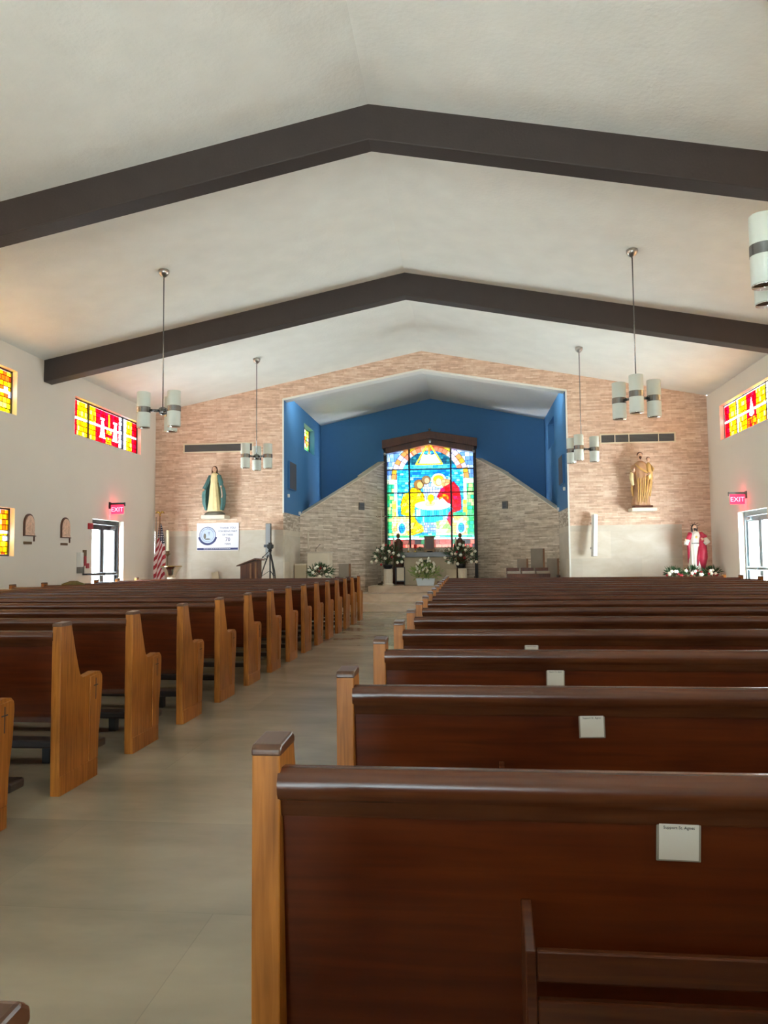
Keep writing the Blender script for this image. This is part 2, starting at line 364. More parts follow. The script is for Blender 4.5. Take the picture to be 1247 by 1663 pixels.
def holed_wall(mb, u0, u1, v0, v1, holes, t0, t1, axis, back=True):
    """vertical wall in a plane of constant axis value, from t0 (room face) to t1; u along the wall, v height"""
    us = sorted({u0, u1}|{h[0] for h in holes}|{h[1] for h in holes}); vs = sorted({v0, v1}|{h[2] for h in holes}|{h[3] for h in holes})
    us = [u for u in us if u0 <= u <= u1]; vs = [v for v in vs if v0 <= v <= v1]
    def pt(t, u, v): return (t, u, v) if axis == 'x' else (u, t, v)
    solid = {}
    for i in range(len(us)-1):
        for j in range(len(vs)-1):
            cu, cv = (us[i]+us[i+1])/2, (vs[j]+vs[j+1])/2
            solid[i, j] = not any(h[0] < cu < h[1] and h[2] < cv < h[3] for h in holes)
    for (i, j), sld in solid.items():
        if not sld: continue
        a, b, c, d = us[i], us[i+1], vs[j], vs[j+1]
        mb.add([pt(t0, a, c), pt(t0, b, c), pt(t0, b, d), pt(t0, a, d)], [(0, 1, 2, 3)])
        mb.add([pt(t1, a, c), pt(t1, b, c), pt(t1, b, d), pt(t1, a, d)], [(0, 3, 2, 1)])
        for (di, dj, e) in ((-1, 0, ((a, c), (a, d))), (1, 0, ((b, c), (b, d))), (0, -1, ((a, c), (b, c))), (0, 1, ((a, d), (b, d)))):
            if not solid.get((i+di, j+dj), False):
                (p, q), (r_, s_) = e
                mb.add([pt(t0, p, q), pt(t0, r_, s_), pt(t1, r_, s_), pt(t1, p, q)], [(0, 1, 2, 3)])

WT = 0.30
WIN_Z = (3.72, 4.46)
WY = [(13.83, 16.83), (8.95, 11.92), (4.08, 7.06), (-0.8, 2.2), (-5.6, -2.7)]
LOWZ = (1.38, 2.17); ADDED_Z = (1.1, 1.5)  # second range: clear windows added beside and behind the camera for daylight
# left wall: clerestory windows, lower windows, added clear windows, the exit door
DL = (14.57, 15.98, 2.14); DR = (14.48, 15.96, 2.14)
mb = MB()
holes_l = [(a, b, *WIN_Z) for a, b in WY]+[(a, b, *(LOWZ if i == 0 else ADDED_Z)) for i, (a, b) in enumerate(WY[1:])]+[(DL[0], DL[1], -0.01, DL[2])]
holed_wall(mb, YB, YF, -0.01, EV, holes_l, WL, WL-WT, 'x')
struct(mb.build('wall_left', M['paint']))
mb = MB()
holes_r = [(a, b, *WIN_Z) for a, b in WY]+[(a, b, *(LOWZ if i == 0 else ADDED_Z)) for i, (a, b) in enumerate(WY[1:])]+[(DR[0], DR[1], -0.01, DR[2])]
holed_wall(mb, YB, YF, -0.01, EV, holes_r, WR, WR+WT, 'x')
struct(mb.build('wall_right', M['paint']))
# floor
mb = MB(); mb.box(WL-WT, YB-WT, -0.15, WR+WT, YC+0.5, 0.0)
struct(mb.build('floor', M['floor']))
# ceiling: two slopes
mb = MB()
mb.prism([(WL-WT, ceilz(WL-WT)), (RX, RZ), (RX, RZ+0.2), (WL-WT, ceilz(WL-WT)+0.2)], 'y', YB-WT, YF+0.3)
mb.prism([(WR+WT, ceilz(WR+WT)), (RX, RZ), (RX, RZ+0.2), (WR+WT, ceilz(WR+WT)+0.2)], 'y', YB-WT, YF+0.3)
struct(mb.build('ceiling', M['plaster']))
# back wall; glazed entrance and upper window added out of view for daylight
EX = (-2.2, 0.3, 2.2)
mb = MB(); holed_wall(mb, WL, WR, -0.01, EV-0.05, [(EX[0], EX[1], -0.01, EX[2]), (-1.7, -0.2, 3.1, 3.8)], YB, YB-WT, 'y')
mb.prism([(WL, EV-0.06), (WR, EV-0.06), (WR, EV), (RX, RZ), (WL, EV)], 'y', YB-WT, YB)
struct(mb.build('wall_back', M['paint']))
def glazing(name, x0, x1, z0, z1, n, y):
    g = MB()
    for k in range(n+1):
        x = x0+(x1-x0)*k/n; g.box(max(x-0.04, x0), y-0.05, z0, min(x+0.04, x1), y+0.05, z1)
    for z in (z0+0.04, (z0+z1)/2, z1-0.04): g.box(x0, y-0.045, z-0.04, x1, y+0.045, z+0.04)
    o = struct(g.build(name, M['darkframe']))
    p = MB(); p.box(x0+0.02, y-0.006, z0+0.02, x1-0.02, y+0.006, z1-0.02); p.build('glass_pane', M['clear'], o)
    return o
glazing('window_41', EX[0], EX[1], 0, EX[2], 6, YB-0.15); glazing('window_42', -1.7, -0.2, 3.1, 3.8, 2, YB-0.15)
portal('portal_added_entrance', ((EX[0]+EX[1])/2, YB-0.45, EX[2]/2), (0, 1, 0), EX[1]-EX[0], EX[2])
portal('portal_added_rear_window', (-0.95, YB-0.45, 3.45), (0, 1, 0), 1.5, 0.7)

# front wall: ledger stone above, travertine wainscot below, gabled opening to the chancel
WN = 1.99
HA, HE = 5.70, 5.10           # underside of the header at apex / at the jambs
TH = 0.28
mb = MB()
for (xa, xb, ra, rb) in ((WL, OL, ceilz(WL), ceilz(OL)), (OR, WR, ceilz(OR), ceilz(WR))):
    mb.prism([(xa, WN), (xb, WN), (xb, rb), (xa, ra)], 'y', YF, YF+TH)
mb.prism([(OL, HE), (RX, HA), (RX, RZ), (OL, ceilz(OL))], 'y', YF, YF+TH)
mb.prism([(OR, HE), (RX, HA), (RX, RZ), (OR, ceilz(OR))], 'y', YF, YF+TH)
struct(mb.build('wall_front', M['ledger']))
mb = MB()
mb.box(WL, YF+0.004, 0, OL, YF+TH, WN); mb.box(OR, YF+0.004, 0, 4.79, YF+TH, WN)
struct(mb.build('wall_front_wainscot', M['trav'])) ; bpy.data.objects['wall_front_wainscot'].name = 'trim_1'
mb = MB(); mb.box(4.79, YF, 0, WR, YF+TH, WN)
struct(mb.build('trim_2', M['ledger']))
# thin white corner bead round the opening
mb = MB(); e = 0.035
mb.box(OL-0.01, YF-0.012, 2.38, OL+e*0.6, YF+TH+0.01, HE); mb.box(OR-e*0.6, YF-0.012, 0.0, OR+0.01, YF+TH+0.01, HE)
mb.prism([(OL, HE-e), (RX, HA-e), (RX, HA+0.01), (OL, HE+0.01)], 'y', YF-0.012, YF+TH+0.01)
mb.prism([(OR, HE-e), (RX, HA-e), (RX, HA+0.01), (OR, HE+0.01)], 'y', YF-0.012, YF+TH+0.01)
struct(mb.build('trim_3', M['white']))
# baseboards
mb = MB(); mb.box(WL, YB, 0, WL+0.015, DL[0], 0.1); struct(mb.build('baseboard_left', M['white']))
mb = MB(); mb.box(WR-0.015, YB, 0, WR, DR[0], 0.1); struct(mb.build('baseboard_right', M['white']))

# roof beams
for nm, y, lab in (('roof_beam', 7.85, 'nearest dark brown gabled roof beam, large across the top of the view'),
                   ('roof_beam', 12.71, 'farther dark brown gabled roof beam, halfway to the chancel')):
    mb = MB(); bd = 0.39; c = 0.02
    mb.prism([(WL+0.003, ceilz(WL)+0.01), (WL+0.003, ceilz(WL)-bd), (RX, RZ-bd), (WR-0.003, ceilz(WR)-bd), (WR-0.003, ceilz(WR)+0.01), (RX, RZ+0.01)], 'y', y, y+0.26)
    o = mb.build(nm, M['beam'], bevel=0.012)
    tag(o, lab, 'beam')

# ------------------------------------------------------------------ chancel
CA, CE = 5.98, 5.27
def chz(x): return CA-(CA-CE)*abs(x-RX)/(CR-RX)
mb = MB()
mb.prism([(CL-0.2, chz(CL-0.2)), (RX, CA), (RX, CA+0.12), (CL-0.2, chz(CL-0.2)+0.12)], 'y', YF+TH-0.02, YC+0.3)
mb.prism([(CR+0.2, chz(CR+0.2)), (RX, CA), (RX, CA+0.12), (CR+0.2, chz(CR+0.2)+0.12)], 'y', YF+TH-0.02, YC+0.3)
o = struct(mb.build('ceiling_chancel', M['chceil'])); o.name = 'ceiling.001'
SW = (19.93, 21.35, 4.23, 4.93)
for side, x0, x1, nm in (('l', CL, CL-0.25, 'wall_chancel_left'), ('r', CR, CR+0.25, 'wall_chancel_right')):
    mb = MB()
    hl = [SW] if side == 'l' else []
    if side == 'r':
        hl = [SW]
    mb.cur = 0; holed_wall(mb, YF+0.02, YC+0.2, 2.40, chz(x0)+0.1, hl, x0, x1, 'x')
    mb.cur = 1; holed_wall(mb, YF+0.02, YC+0.2, 1.99, 2.40, [], x0, x1, 'x')
    mb.cur = 2; holed_wall(mb, YF+0.02, YC+0.2, 0, 1.99, [], x0, x1, 'x')
    struct(mb.build(nm, [M['blue'], M['ledger_side'], M['trav_side']]))
# blind niche back on the right side wall
mb = MB(); mb.box(CR+0.16, SW[0]-0.02, SW[2]-0.02, CR+0.24, SW[1]+0.02, SW[3]+0.02); struct(mb.build('trim_4', M['blue']))
# blue back wall, open behind the altar window
WX0, WX1, WZ0 = -2.24, 0.25, 1.60
mb = MB(); holed_wall(mb, CL, CR, 0, chz(CL)-0.02, [(WX0, WX1, WZ0, 4.62)], YC, YC+0.22, 'y')
mb.prism([(CL, chz(CL)-0.02), (CR, chz(CR)-0.02), (CR, chz(CR)+0.05), (RX, CA+0.05), (CL, chz(CL)+0.05)], 'y', YC, YC+0.22)
struct(mb.build('wall_chancel_back', M['blue']))
# raked ledger stone screen wall, folded back towards the window
YW = 22.0
def screen(pts, nm):
    mb = MB()
    for (xa, ya, za), (xb, yb, zb) in zip(pts[:-1], pts[1:]):
        d = Vector((xb-xa, yb-ya, 0)).normalized(); nrm = Vector((-d.y, d.x, 0))
        if nrm.y < 0: nrm = -nrm
        t = 0.2
        def q(x, y, z, k): return (x+nrm.x*k, y+nrm.y*k, z)
        mb.cur = 0
        mb.add([q(xa, ya, 0, 0), q(xb, yb, 0, 0), q(xb, yb, zb, 0), q(xa, ya, za, 0), q(xa, ya, 0, t), q(xb, yb, 0, t), q(xb, yb, zb, t), q(xa, ya, za, t)],
               [(0, 1, 2, 3), (7, 6, 5, 4), (0, 4, 5, 1), (1, 5, 6, 2), (3, 7, 4, 0)])
        mb.cur = 1
        c = 0.025
        mb.add([q(xa, ya, za, -0.012), q(xb, yb, zb, -0.012), q(xb, yb, zb+c, -0.012), q(xa, ya, za+c, -0.012), q(xa, ya, za, t+0.02), q(xb, yb, zb, t+0.02), q(xb, yb, zb+c, t+0.02), q(xa, ya, za+c, t+0.02)],
               [(0, 1, 2, 3), (7, 6, 5, 4), (0, 4, 5, 1), (2, 6, 7, 3), (1, 5, 6, 2), (3, 7, 4, 0)])
    return struct(mb.build(nm, [M['ledger_grey'], M['stonewhite']]))
screen([(CL+0.002, 19.40, 2.40), (-2.75, 20.90, 3.575), (-2.30, YW+0.02, 4.09)], 'wall_screen_left')
screen([(CR-0.002, 19.40, 2.42), (1.02, 20.90, 3.575), (0.32, YW+0.02, 4.13)], 'wall_screen_right')
mb = MB(); mb.box(-2.32, YW, 0, 0.34, YW+0.2, WZ0); struct(mb.build('wall_below_window', M['ledger_grey']))

# steps and platforms
def slab(nm, x0, y0, x1, y1, z0, z1, mt='step'):
    mb = MB(); mb.box(x0, y0, z0, x1, y1, z1-0.035); mb.box(x0-0.0, y0-0.025, z1-0.035, x1, y1, z1)
    return struct(mb.build(nm, M[mt], bevel=0.006))
slab('floor_step_low', CL+0.001, 18.6, CR-0.001, YC, 0.0, 0.19); slab('floor_step_mid', CL+0.002, 19.6, CR-0.002, YC, 0.19, 0.388)
slab('floor_step_top', -2.60, 20.3, 0.85, YW, 0.388, 0.56)
slab('floor_platform_left', WL+0.001, 16.45, OL, YF-0.001, 0.0, 0.18); slab('floor_platform_right', OR, 16.45, WR-0.001, YF-0.001, 0.0, 0.18)

# fill lamps added out of view behind the header wall to brighten the chancel
for k, (x, w_) in enumerate(((-3.3, 'leftmost, nearest the left blue wall'), (-2.1, 'left of the ridge'), (0.2, 'right of the ridge'), (1.4, 'rightmost, nearest the right blue wall'))):
    t = thing('added_fill_lamp', 'white added fill lamp hidden behind the header wall, '+w_, 'light', (x, 18.04, chz(x)-0.02), 0, 'added chancel fill lamps')
    mb = MB(); mb.tube([(0, 0, 0.03), (0, 0, -0.04)], 0.012, 8); mb.build('stem', M['white'], t)
    mb = MB(); mb.tube([(0, -0.045, -0.08), (0, 0.055, -0.08)], [0.035, 0.045], 20); mb.build('lamp_head', M['white'], t)
    l = bpy.data.lights.new('added_fill_beam', 'SPOT'); l.energy = CHW; l.color = (1.0, 0.96, 0.90); l.spot_size = rad(120); l.spot_blend = 1.0; l.shadow_soft_size = 0.03
    o = bpy.data.objects.new('added_fill_beam', l); COL.objects.link(o); o.location = (x, 18.04+0.14, chz(x)-0.10); o.rotation_euler = (rad(88), 0, rad(62 if x < RX else -62))

# ------------------------------------------------------------------ stained glass
GAM, DENS = 1.5, 0.21
def lin(c): return np.array(s2l(c))
class Canvas:
    def __init__(s, x0, y0, x1, y1, step, col=(60, 60, 60)):
        s.x0, s.y0, s.x1, s.y1 = x0, y0, x1, y1
        s.nx = int(round((x1-x0)/step)); s.ny = int(round((y1-y0)/step))
        xs = x0+(np.arange(s.nx)+0.5)*(x1-x0)/s.nx; ys = y0+(np.arange(s.ny)+0.5)*(y1-y0)/s.ny
        s.X, s.Y = np.meshgrid(xs, ys); s.C = np.zeros((s.ny, s.nx, 3)); s.C[:] = lin(col)
        s.step = (x1-x0)/s.nx
    def poly(s, pts):
        X, Y = s.X, s.Y; ins = np.zeros(X.shape, bool); n = len(pts); j = n-1
        for i in range(n):
            xi, yi = pts[i]; xj, yj = pts[j]
            if yi != yj:
                ins ^= ((yi > Y) != (yj > Y)) & (X < (xj-xi)*(Y-yi)/(yj-yi)+xi)
            j = i
        return ins
    def rect(s, a, b, c, d): return (s.X >= a) & (s.X < c) & (s.Y >= b) & (s.Y < d)
    def ell(s, cx, cy, rx, ry=None):
        ry = ry or rx; return ((s.X-cx)/rx)**2+((s.Y-cy)/ry)**2 < 1
    def line(s, x0, y0, x1, y1, w_):
        dx, dy = x1-x0, y1-y0; t = np.clip(((s.X-x0)*dx+(s.Y-y0)*dy)/(dx*dx+dy*dy), 0, 1)
        return (s.X-x0-t*dx)**2+(s.Y-y0-t*dy)**2 < (w_/2)**2
    def fill(s, mask, cols, w_=30, h_=22, lead=True, jit=0.12, shear=0.0, seed=0):
        """panes of glass in running courses, each with a colour out of cols, dark leads between"""
        Xs = s.X+shear*s.Y
        row = np.floor(s.Y/h_).astype(int); off = (np.sin(row*12.9898+seed)*43758.5453) % 1.0
        colm = np.floor(Xs/w_+off).astype(int)
        hsh = (np.sin(row*127.1+colm*311.7+seed*17.3)*43758.5453) % 1.0; h2 = (np.sin(row*269.5+colm*183.3+seed*3.1)*43758.5453) % 1.0
        pal = np.array([lin(c) for c in cols]); idx = np.minimum((hsh*len(cols)).astype(int), len(cols)-1)
        c = pal[idx]*(1-jit+2*jit*h2)[..., None]
        s.C[mask] = c[mask]
        if lead:
            fx = (Xs/w_+off) % 1.0; fy = (s.Y/h_) % 1.0
            ld = ((fx*w_ < s.step*0.99) | (fy*h_ < s.step*0.99)) & mask
            s.C[ld] *= 0.1
    def edge(s, mask):
        e = np.zeros(mask.shape, bool)
        e[1:, :] |= mask[1:, :] ^ mask[:-1, :]; e[:, 1:] |= mask[:, 1:] ^ mask[:, :-1]
        s.C[e] *= 0.18
def glass_mesh(name, cv, origin, ud, vd, parent, keep=None, dens=None):
    """canvas (y down) to a sheet of glass panes; ud, vd full-width / full-height vectors, origin top left"""
    o_, u_, v_ = Vector(origin), Vector(ud), Vector(vd)
    nx, ny = cv.nx, cv.ny
    gu, gv = np.meshgrid(np.arange(nx+1)/nx, np.arange(ny+1)/ny)
    P_ = np.array(o_)[None, None]+gu[..., None]*np.array(u_)+gv[..., None]*np.array(v_)
    verts = P_.reshape(-1, 3)
    ii, jj = np.meshgrid(np.arange(nx), np.arange(ny)); a = jj*(nx+1)+ii
    F = np.stack([a, a+nx+1, a+nx+2, a+1], -1).reshape(-1, 4); C = cv.C.reshape(-1, 3)
    if keep is not None: F = F[keep.reshape(-1)]; C = C[keep.reshape(-1)]
    pass
    C = (C**(GAM if dens is None else 1.25))*(dens or DENS)
    me = bpy.data.meshes.new(name); me.vertices.add(len(verts)); me.vertices.foreach_set('co', verts.ravel())
    me.loops.add(len(F)*4); me.loops.foreach_set('vertex_index', F.ravel().astype(np.int32))
    me.polygons.add(len(F)); me.polygons.foreach_set('loop_start', np.arange(len(F), dtype=np.int32)*4)
    me.update(calc_edges=True)
    at = me.color_attributes.new('Col', 'FLOAT_COLOR', 'CORNER')
    cc = np.concatenate([np.repeat(C, 4, 0), np.ones((len(C)*4, 1))], 1).astype(np.float32); at.data.foreach_set('color', cc.ravel())
    me.materials.append(M['glass'])
    o = bpy.data.objects.new(name, me); COL.objects.link(o); o.parent = parent
    return o

# --- the large altar window
cv = Canvas(212, 225, 975, 1190, 3.1)
R_ = cv.rect
BL = [(40, 150, 230), (70, 180, 240), (110, 200, 250), (20, 120, 210), (150, 215, 250)]
CY = [(60, 200, 230), (90, 215, 240), (150, 225, 245), (40, 170, 225)]
cv.fill(R_(0, 0, 2000, 2000), [(130, 165, 225), (170, 200, 240), (190, 225, 250), (110, 150, 215), (215, 235, 250)], 42, 40, seed=1)
inner = (((cv.X-592)**2+(cv.Y-560)**2 < 255**2) & (cv.Y < 560)) | R_(300, 560, 885, 1115)
ang = np.arctan2(560-cv.Y, cv.X-592); rr_ = np.sqrt((cv.X-592)**2+(cv.Y-560)**2)
ringm = (rr_ < 345) & (rr_ >= 255) & (cv.Y < 575)
k = np.floor(ang/(PI/22)).astype(int); ou = rr_ > 300
hs = (np.sin(k*91.7+ou*37.1)*43758.5) % 1.0
top = (ang > PI*0.3) & (ang < PI*0.7)
def pick(mask, cols):
    pal = np.array([lin(c) for c in cols]); idx = (hs*len(cols)).astype(int); cv.C[mask] = pal[idx][mask]
pick(ringm & ou & top, [(205, 180, 40), (230, 215, 70), (190, 160, 40), (240, 235, 130)])
pick(ringm & ~ou & top, [(235, 130, 100), (245, 160, 120), (225, 110, 80)])
pick(ringm & ou & ~top, [(210, 150, 90), (200, 190, 230), (220, 200, 240), (205, 165, 60)])
pick(ringm & ~ou & ~top, [(225, 215, 245), (235, 130, 105), (245, 190, 190), (205, 205, 240)])
fr = (ang/(PI/22)) % 1.0
cv.C[ringm & (fr*rr_*(PI/22) < 4)] *= 0.2
for r_e in (255, 300, 345): cv.C[(abs(rr_-r_e) < 2.4) & (cv.Y < 575)] *= 0.15
cv.fill(inner, BL, 38, 22, seed=2)
cv.fill(inner & R_(300, 330, 885, 432), [(40, 110, 130), (60, 140, 150), (30, 90, 120)], 30, 24, seed=3)
cv.fill(inner & R_(300, 432, 885, 478), [(50, 160, 225), (90, 200, 235), (110, 225, 235)], 44, 22, seed=4)
cv.fill(R_(300, 478, 410, 900) | R_(785, 478, 885, 900), CY+BL[:2], 32, 21, seed=5)
cv.fill(R_(410, 478, 785, 545), [(10, 120, 220), (30, 150, 235), (60, 170, 235)], 36, 20, seed=6)
cv.fill(R_(530, 600, 690, 790), [(175, 185, 240), (200, 200, 245), (150, 175, 235), (220, 215, 245)], 24, 30, seed=7)
for xa, xb, xc in ((212, 272, 300), (975, 912, 888)):
    a, b = min(xa, xb), max(xa, xb); c, d = min(xb, xc), max(xb, xc)
    cv.fill(R_(a, 560, b, 1115), [(70, 200, 120), (110, 215, 140), (160, 225, 140), (60, 190, 150), (190, 225, 140)], 40, 34, seed=8)
    cv.fill(R_(c, 600, d, 900), [(235, 240, 250), (250, 240, 220), (225, 235, 250)], 40, 60, seed=9)
    cv.fill(R_(min(xa, xc), 566, max(xa, xc), 606), [(240, 240, 205), (250, 248, 225)], 60, 20, seed=10)
for a, b in ((250, 402), (786, 912)):
    cv.fill(R_(a, 905, b, 1090), [(240, 225, 150), (235, 210, 110), (250, 240, 190), (225, 190, 120)], 28, 22, seed=11)
cv.fill(R_(252, 760, 290, 900) | R_(880, 760, 912, 900), [(240, 215, 80), (245, 235, 130)], 34, 36, seed=12)
for cx in (336, 860):
    mk = cv.ell(cx, 1010, 42, 62) & (cv.Y < 1065); cv.fill(mk, [(240, 240, 235)], 90, 90, lead=False); cv.edge(mk)
    mk = cv.ell(cx, 1012, 28, 46) & (cv.Y < 1060); cv.fill(mk, [(40, 150, 230), (70, 190, 240)], 26, 22, seed=13); cv.edge(mk)
    mk = cv.ell(cx, 950, 13, 18); cv.C[mk] = lin((250, 250, 245))
# dove in a triangle
cv.fill(cv.poly([(590, 330), (690, 425), (500, 425)]), [(250, 250, 255)], 300, 300, lead=False)
mk = cv.poly([(590, 345), (650, 330), (690, 420), (640, 405), (610, 430), (575, 430), (545, 405), (495, 420), (530, 330)]); cv.C[mk] = lin((252, 252, 255)); cv.edge(mk)
for a in ((470, 428, 585, 230), (585, 230, 702, 428), (702, 428, 470, 428)): cv.C[cv.line(*a, 13)] = lin((250, 235, 70))
mk = cv.ell(588, 335, 13, 20); cv.C[mk] = lin((250, 200, 190))
mk = cv.line(565, 270, 612, 270, 12) | cv.line(588, 235, 588, 330, 14); cv.C[mk] = lin((235, 150, 40))
# seated figure in yellow, two heads with dark halos
Y_ = [(250, 220, 20), (245, 200, 10), (255, 235, 60), (235, 185, 10), (250, 240, 110)]
mk = cv.poly([(352, 700), (398, 680), (428, 640), (480, 640), (534, 700), (545, 765), (470, 790), (452, 830), (455, 920), (480, 960), (535, 1000), (535, 1045), (440, 1075), (365, 1105), (400, 1030), (415, 960), (405, 905), (330, 885), (328, 790)])
cv.fill(mk, Y_, 34, 30, seed=14, shear=0.5); cv.edge(mk)
for a in ((540, 1000, 400, 1060), (530, 1030, 380, 1095), (460, 960, 420, 1040), (345, 720, 400, 800), (400, 700, 335, 860), (470, 650, 520, 740), (500, 650, 540, 740)): cv.C[cv.line(*a, 4.5)] = lin((110, 80, 10))
for cx, cy, r1, c1, c2 in ((492, 612, 46, (150, 110, 60), (210, 165, 110)), (556, 572, 40, (140, 115, 80), (200, 160, 130))):
    mk = cv.ell(cx, cy, r1); cv.C[mk] = lin(c1); cv.edge(mk)
    mk = cv.ell(cx+8, cy+6, r1*0.6, r1*0.72); cv.C[mk] = lin(c2); cv.edge(mk)
# figure in red with a white halo
mk = cv.ell(668, 578, 66); cv.C[mk] = lin((250, 248, 240)); cv.edge(mk)
mk = cv.ell(668, 580, 54); cv.C[mk] = lin((225, 175, 125))
mk = cv.ell(665, 560, 44, 26); cv.C[mk] = lin((235, 205, 50)); cv.edge(mk)
mk = cv.ell(668, 592, 27, 34); cv.C[mk] = lin((235, 190, 150)); cv.edge(mk)
mk = cv.poly([(700, 560), (785, 575), (790, 640), (700, 640)]); cv.fill(mk, [(215, 150, 100), (225, 165, 120)], 40, 30, seed=15)
mk = cv.poly([(690, 650), (740, 625), (800, 590), (848, 650), (865, 760), (862, 850), (790, 880), (782, 1010), (742, 975), (735, 890), (795, 840), (740, 790), (690, 760), (650, 730)])
cv.fill(mk, [(230, 20, 40), (245, 40, 60), (210, 10, 30), (240, 30, 90), (225, 20, 60)], 40, 36, seed=16, shear=-0.4); cv.edge(mk)
mk = cv.ell(712, 745, 44, 40); cv.fill(mk, [(245, 90, 20), (250, 140, 20), (240, 60, 20)], 30, 26, seed=17)
for a in ((760, 640, 700, 700), (800, 640, 770, 780), (850, 700, 790, 820), (820, 850, 760, 900), (770, 900, 775, 990)): cv.C[cv.line(*a, 4)] = lin((110, 0, 10))
# table, plate and chalice
mk = cv.rect(456, 800, 765, 1055); cv.fill(cv.poly([(456, 800), (765, 800), (745, 920), (690, 950), (620, 965), (540, 965), (470, 930)]), CY+[(190, 240, 240), (60, 210, 200)], 20, 60, seed=18)
cv.fill(cv.rect(530, 962, 640, 1052), [(160, 165, 230), (120, 160, 225), (190, 195, 240)], 24, 24, seed=19)
mk = cv.ell(612, 806, 158, 44); cv.C[mk] = lin((250, 252, 255)); cv.edge(mk)
mk = cv.ell(590, 792, 44, 24); cv.C[mk] = lin((225, 205, 140)); cv.edge(mk)
mk = cv.ell(596, 738, 30, 34); cv.C[mk] = lin((245, 225, 20)); cv.edge(mk)
cv.C[cv.rect(588, 765, 604, 795)] = lin((235, 205, 40))
mk = cv.poly([(650, 770), (700, 740), (760, 800), (700, 830), (640, 830)]); cv.C[mk] = lin((245, 245, 250)); cv.edge(mk)
cv.fill(cv.poly([(640, 955), (735, 935), (775, 1020), (775, 1085), (640, 1085)]), [(225, 235, 160), (240, 230, 170), (150, 215, 110), (235, 200, 170), (190, 200, 235)], 30, 34, seed=20, shear=0.6)
cv.fill(R_(790, 872, 905, 905), [(40, 160, 90), (80, 200, 130)], 40, 20, seed=21)
cv.fill(R_(212, 1078, 975, 1112), [(60, 190, 150), (110, 215, 190), (170, 235, 220), (80, 200, 120)], 46, 18, seed=22)
cv.fill(R_(212, 1100, 975, 1116), [(225, 245, 250)], 60, 30, seed=23)
cv.fill(R_(212, 1116, 975, 1190), [(225, 90, 80), (60, 120, 80), (235, 130, 110), (70, 60, 60), (150, 90, 80)], 54, 40, seed=24)
def cx2(px): return WX0+(px-212)/(975-212)*(WX1-WX0)
ZT = 4.66
def cz2(py): return ZT-(py-225)/(1190-225)*(ZT-WZ0)
xx = cv.X; gable = 225+np.abs(xx-590)*0.185
keep = cv.Y > gable
wnd = struct(bpy.data.objects.new('window_1', None)); COL.objects.link(wnd); wnd.location = (0, 0, 0)
YG = YW+0.12
glass_mesh('stained_glass', cv, (WX0, YG, ZT), (WX1-WX0, 0, 0), (0, 0, WZ0-ZT), wnd, keep, 0.084)
mb = MB()
for px in (410, 778): mb.box(cx2(px)-0.025, YG-0.07, WZ0, cx2(px)+0.025, YG-0.006, cz2(225+abs(px-590)*0.185))
for py in (475, 690, 905): mb.box(WX0, YG-0.06, cz2(py)-0.014, WX1, YG-0.008, cz2(py)+0.014)
mb.build('window_bar', M['lead'], wnd)
mb = MB()
for x in (WX0, WX1):
    s_ = -1 if x == WX0 else 1
    mb.box(x, YG-0.14, 0.57, x+s_*0.09, YG+0.1, cz2(300))
    z = 0.62
    while z < cz2(300)-0.03:
        mb.box(x+s_*0.012, YG-0.155, z, x+s_*0.045, YG-0.14, z+0.03); z += 0.075
mb.build('window_post', M['lead'], wnd)
# brown gabled hood above it
mb = MB(); mid = (WX0+WX1)/2
for (hw, zt, zb, y0) in ((1.36, 4.93, 4.74, YW-0.22), (1.27, 4.76, 4.58, YW-0.12)):
    dz = 0.235*hw/1.36
    mb.prism([(mid-hw, zt-dz), (mid, zt), (mid+hw, zt-dz), (mid+hw, zb-dz-0.05), (mid, zb-0.02), (mid-hw, zb-dz-0.05)], 'y', y0, YC-0.001)
o = mb.build('window_hood', M['darkwood'], bevel=0.01); tag(o, 'dark brown gabled wooden hood over the large stained glass window', 'hood')
o.data.materials[0] = M['beam'] if False else M['darkwood']
portal('portal_altar_window', ((WX0+WX1)/2, YC+0.35, 3.12), (0, -1, 0), 2.5, 3.05)

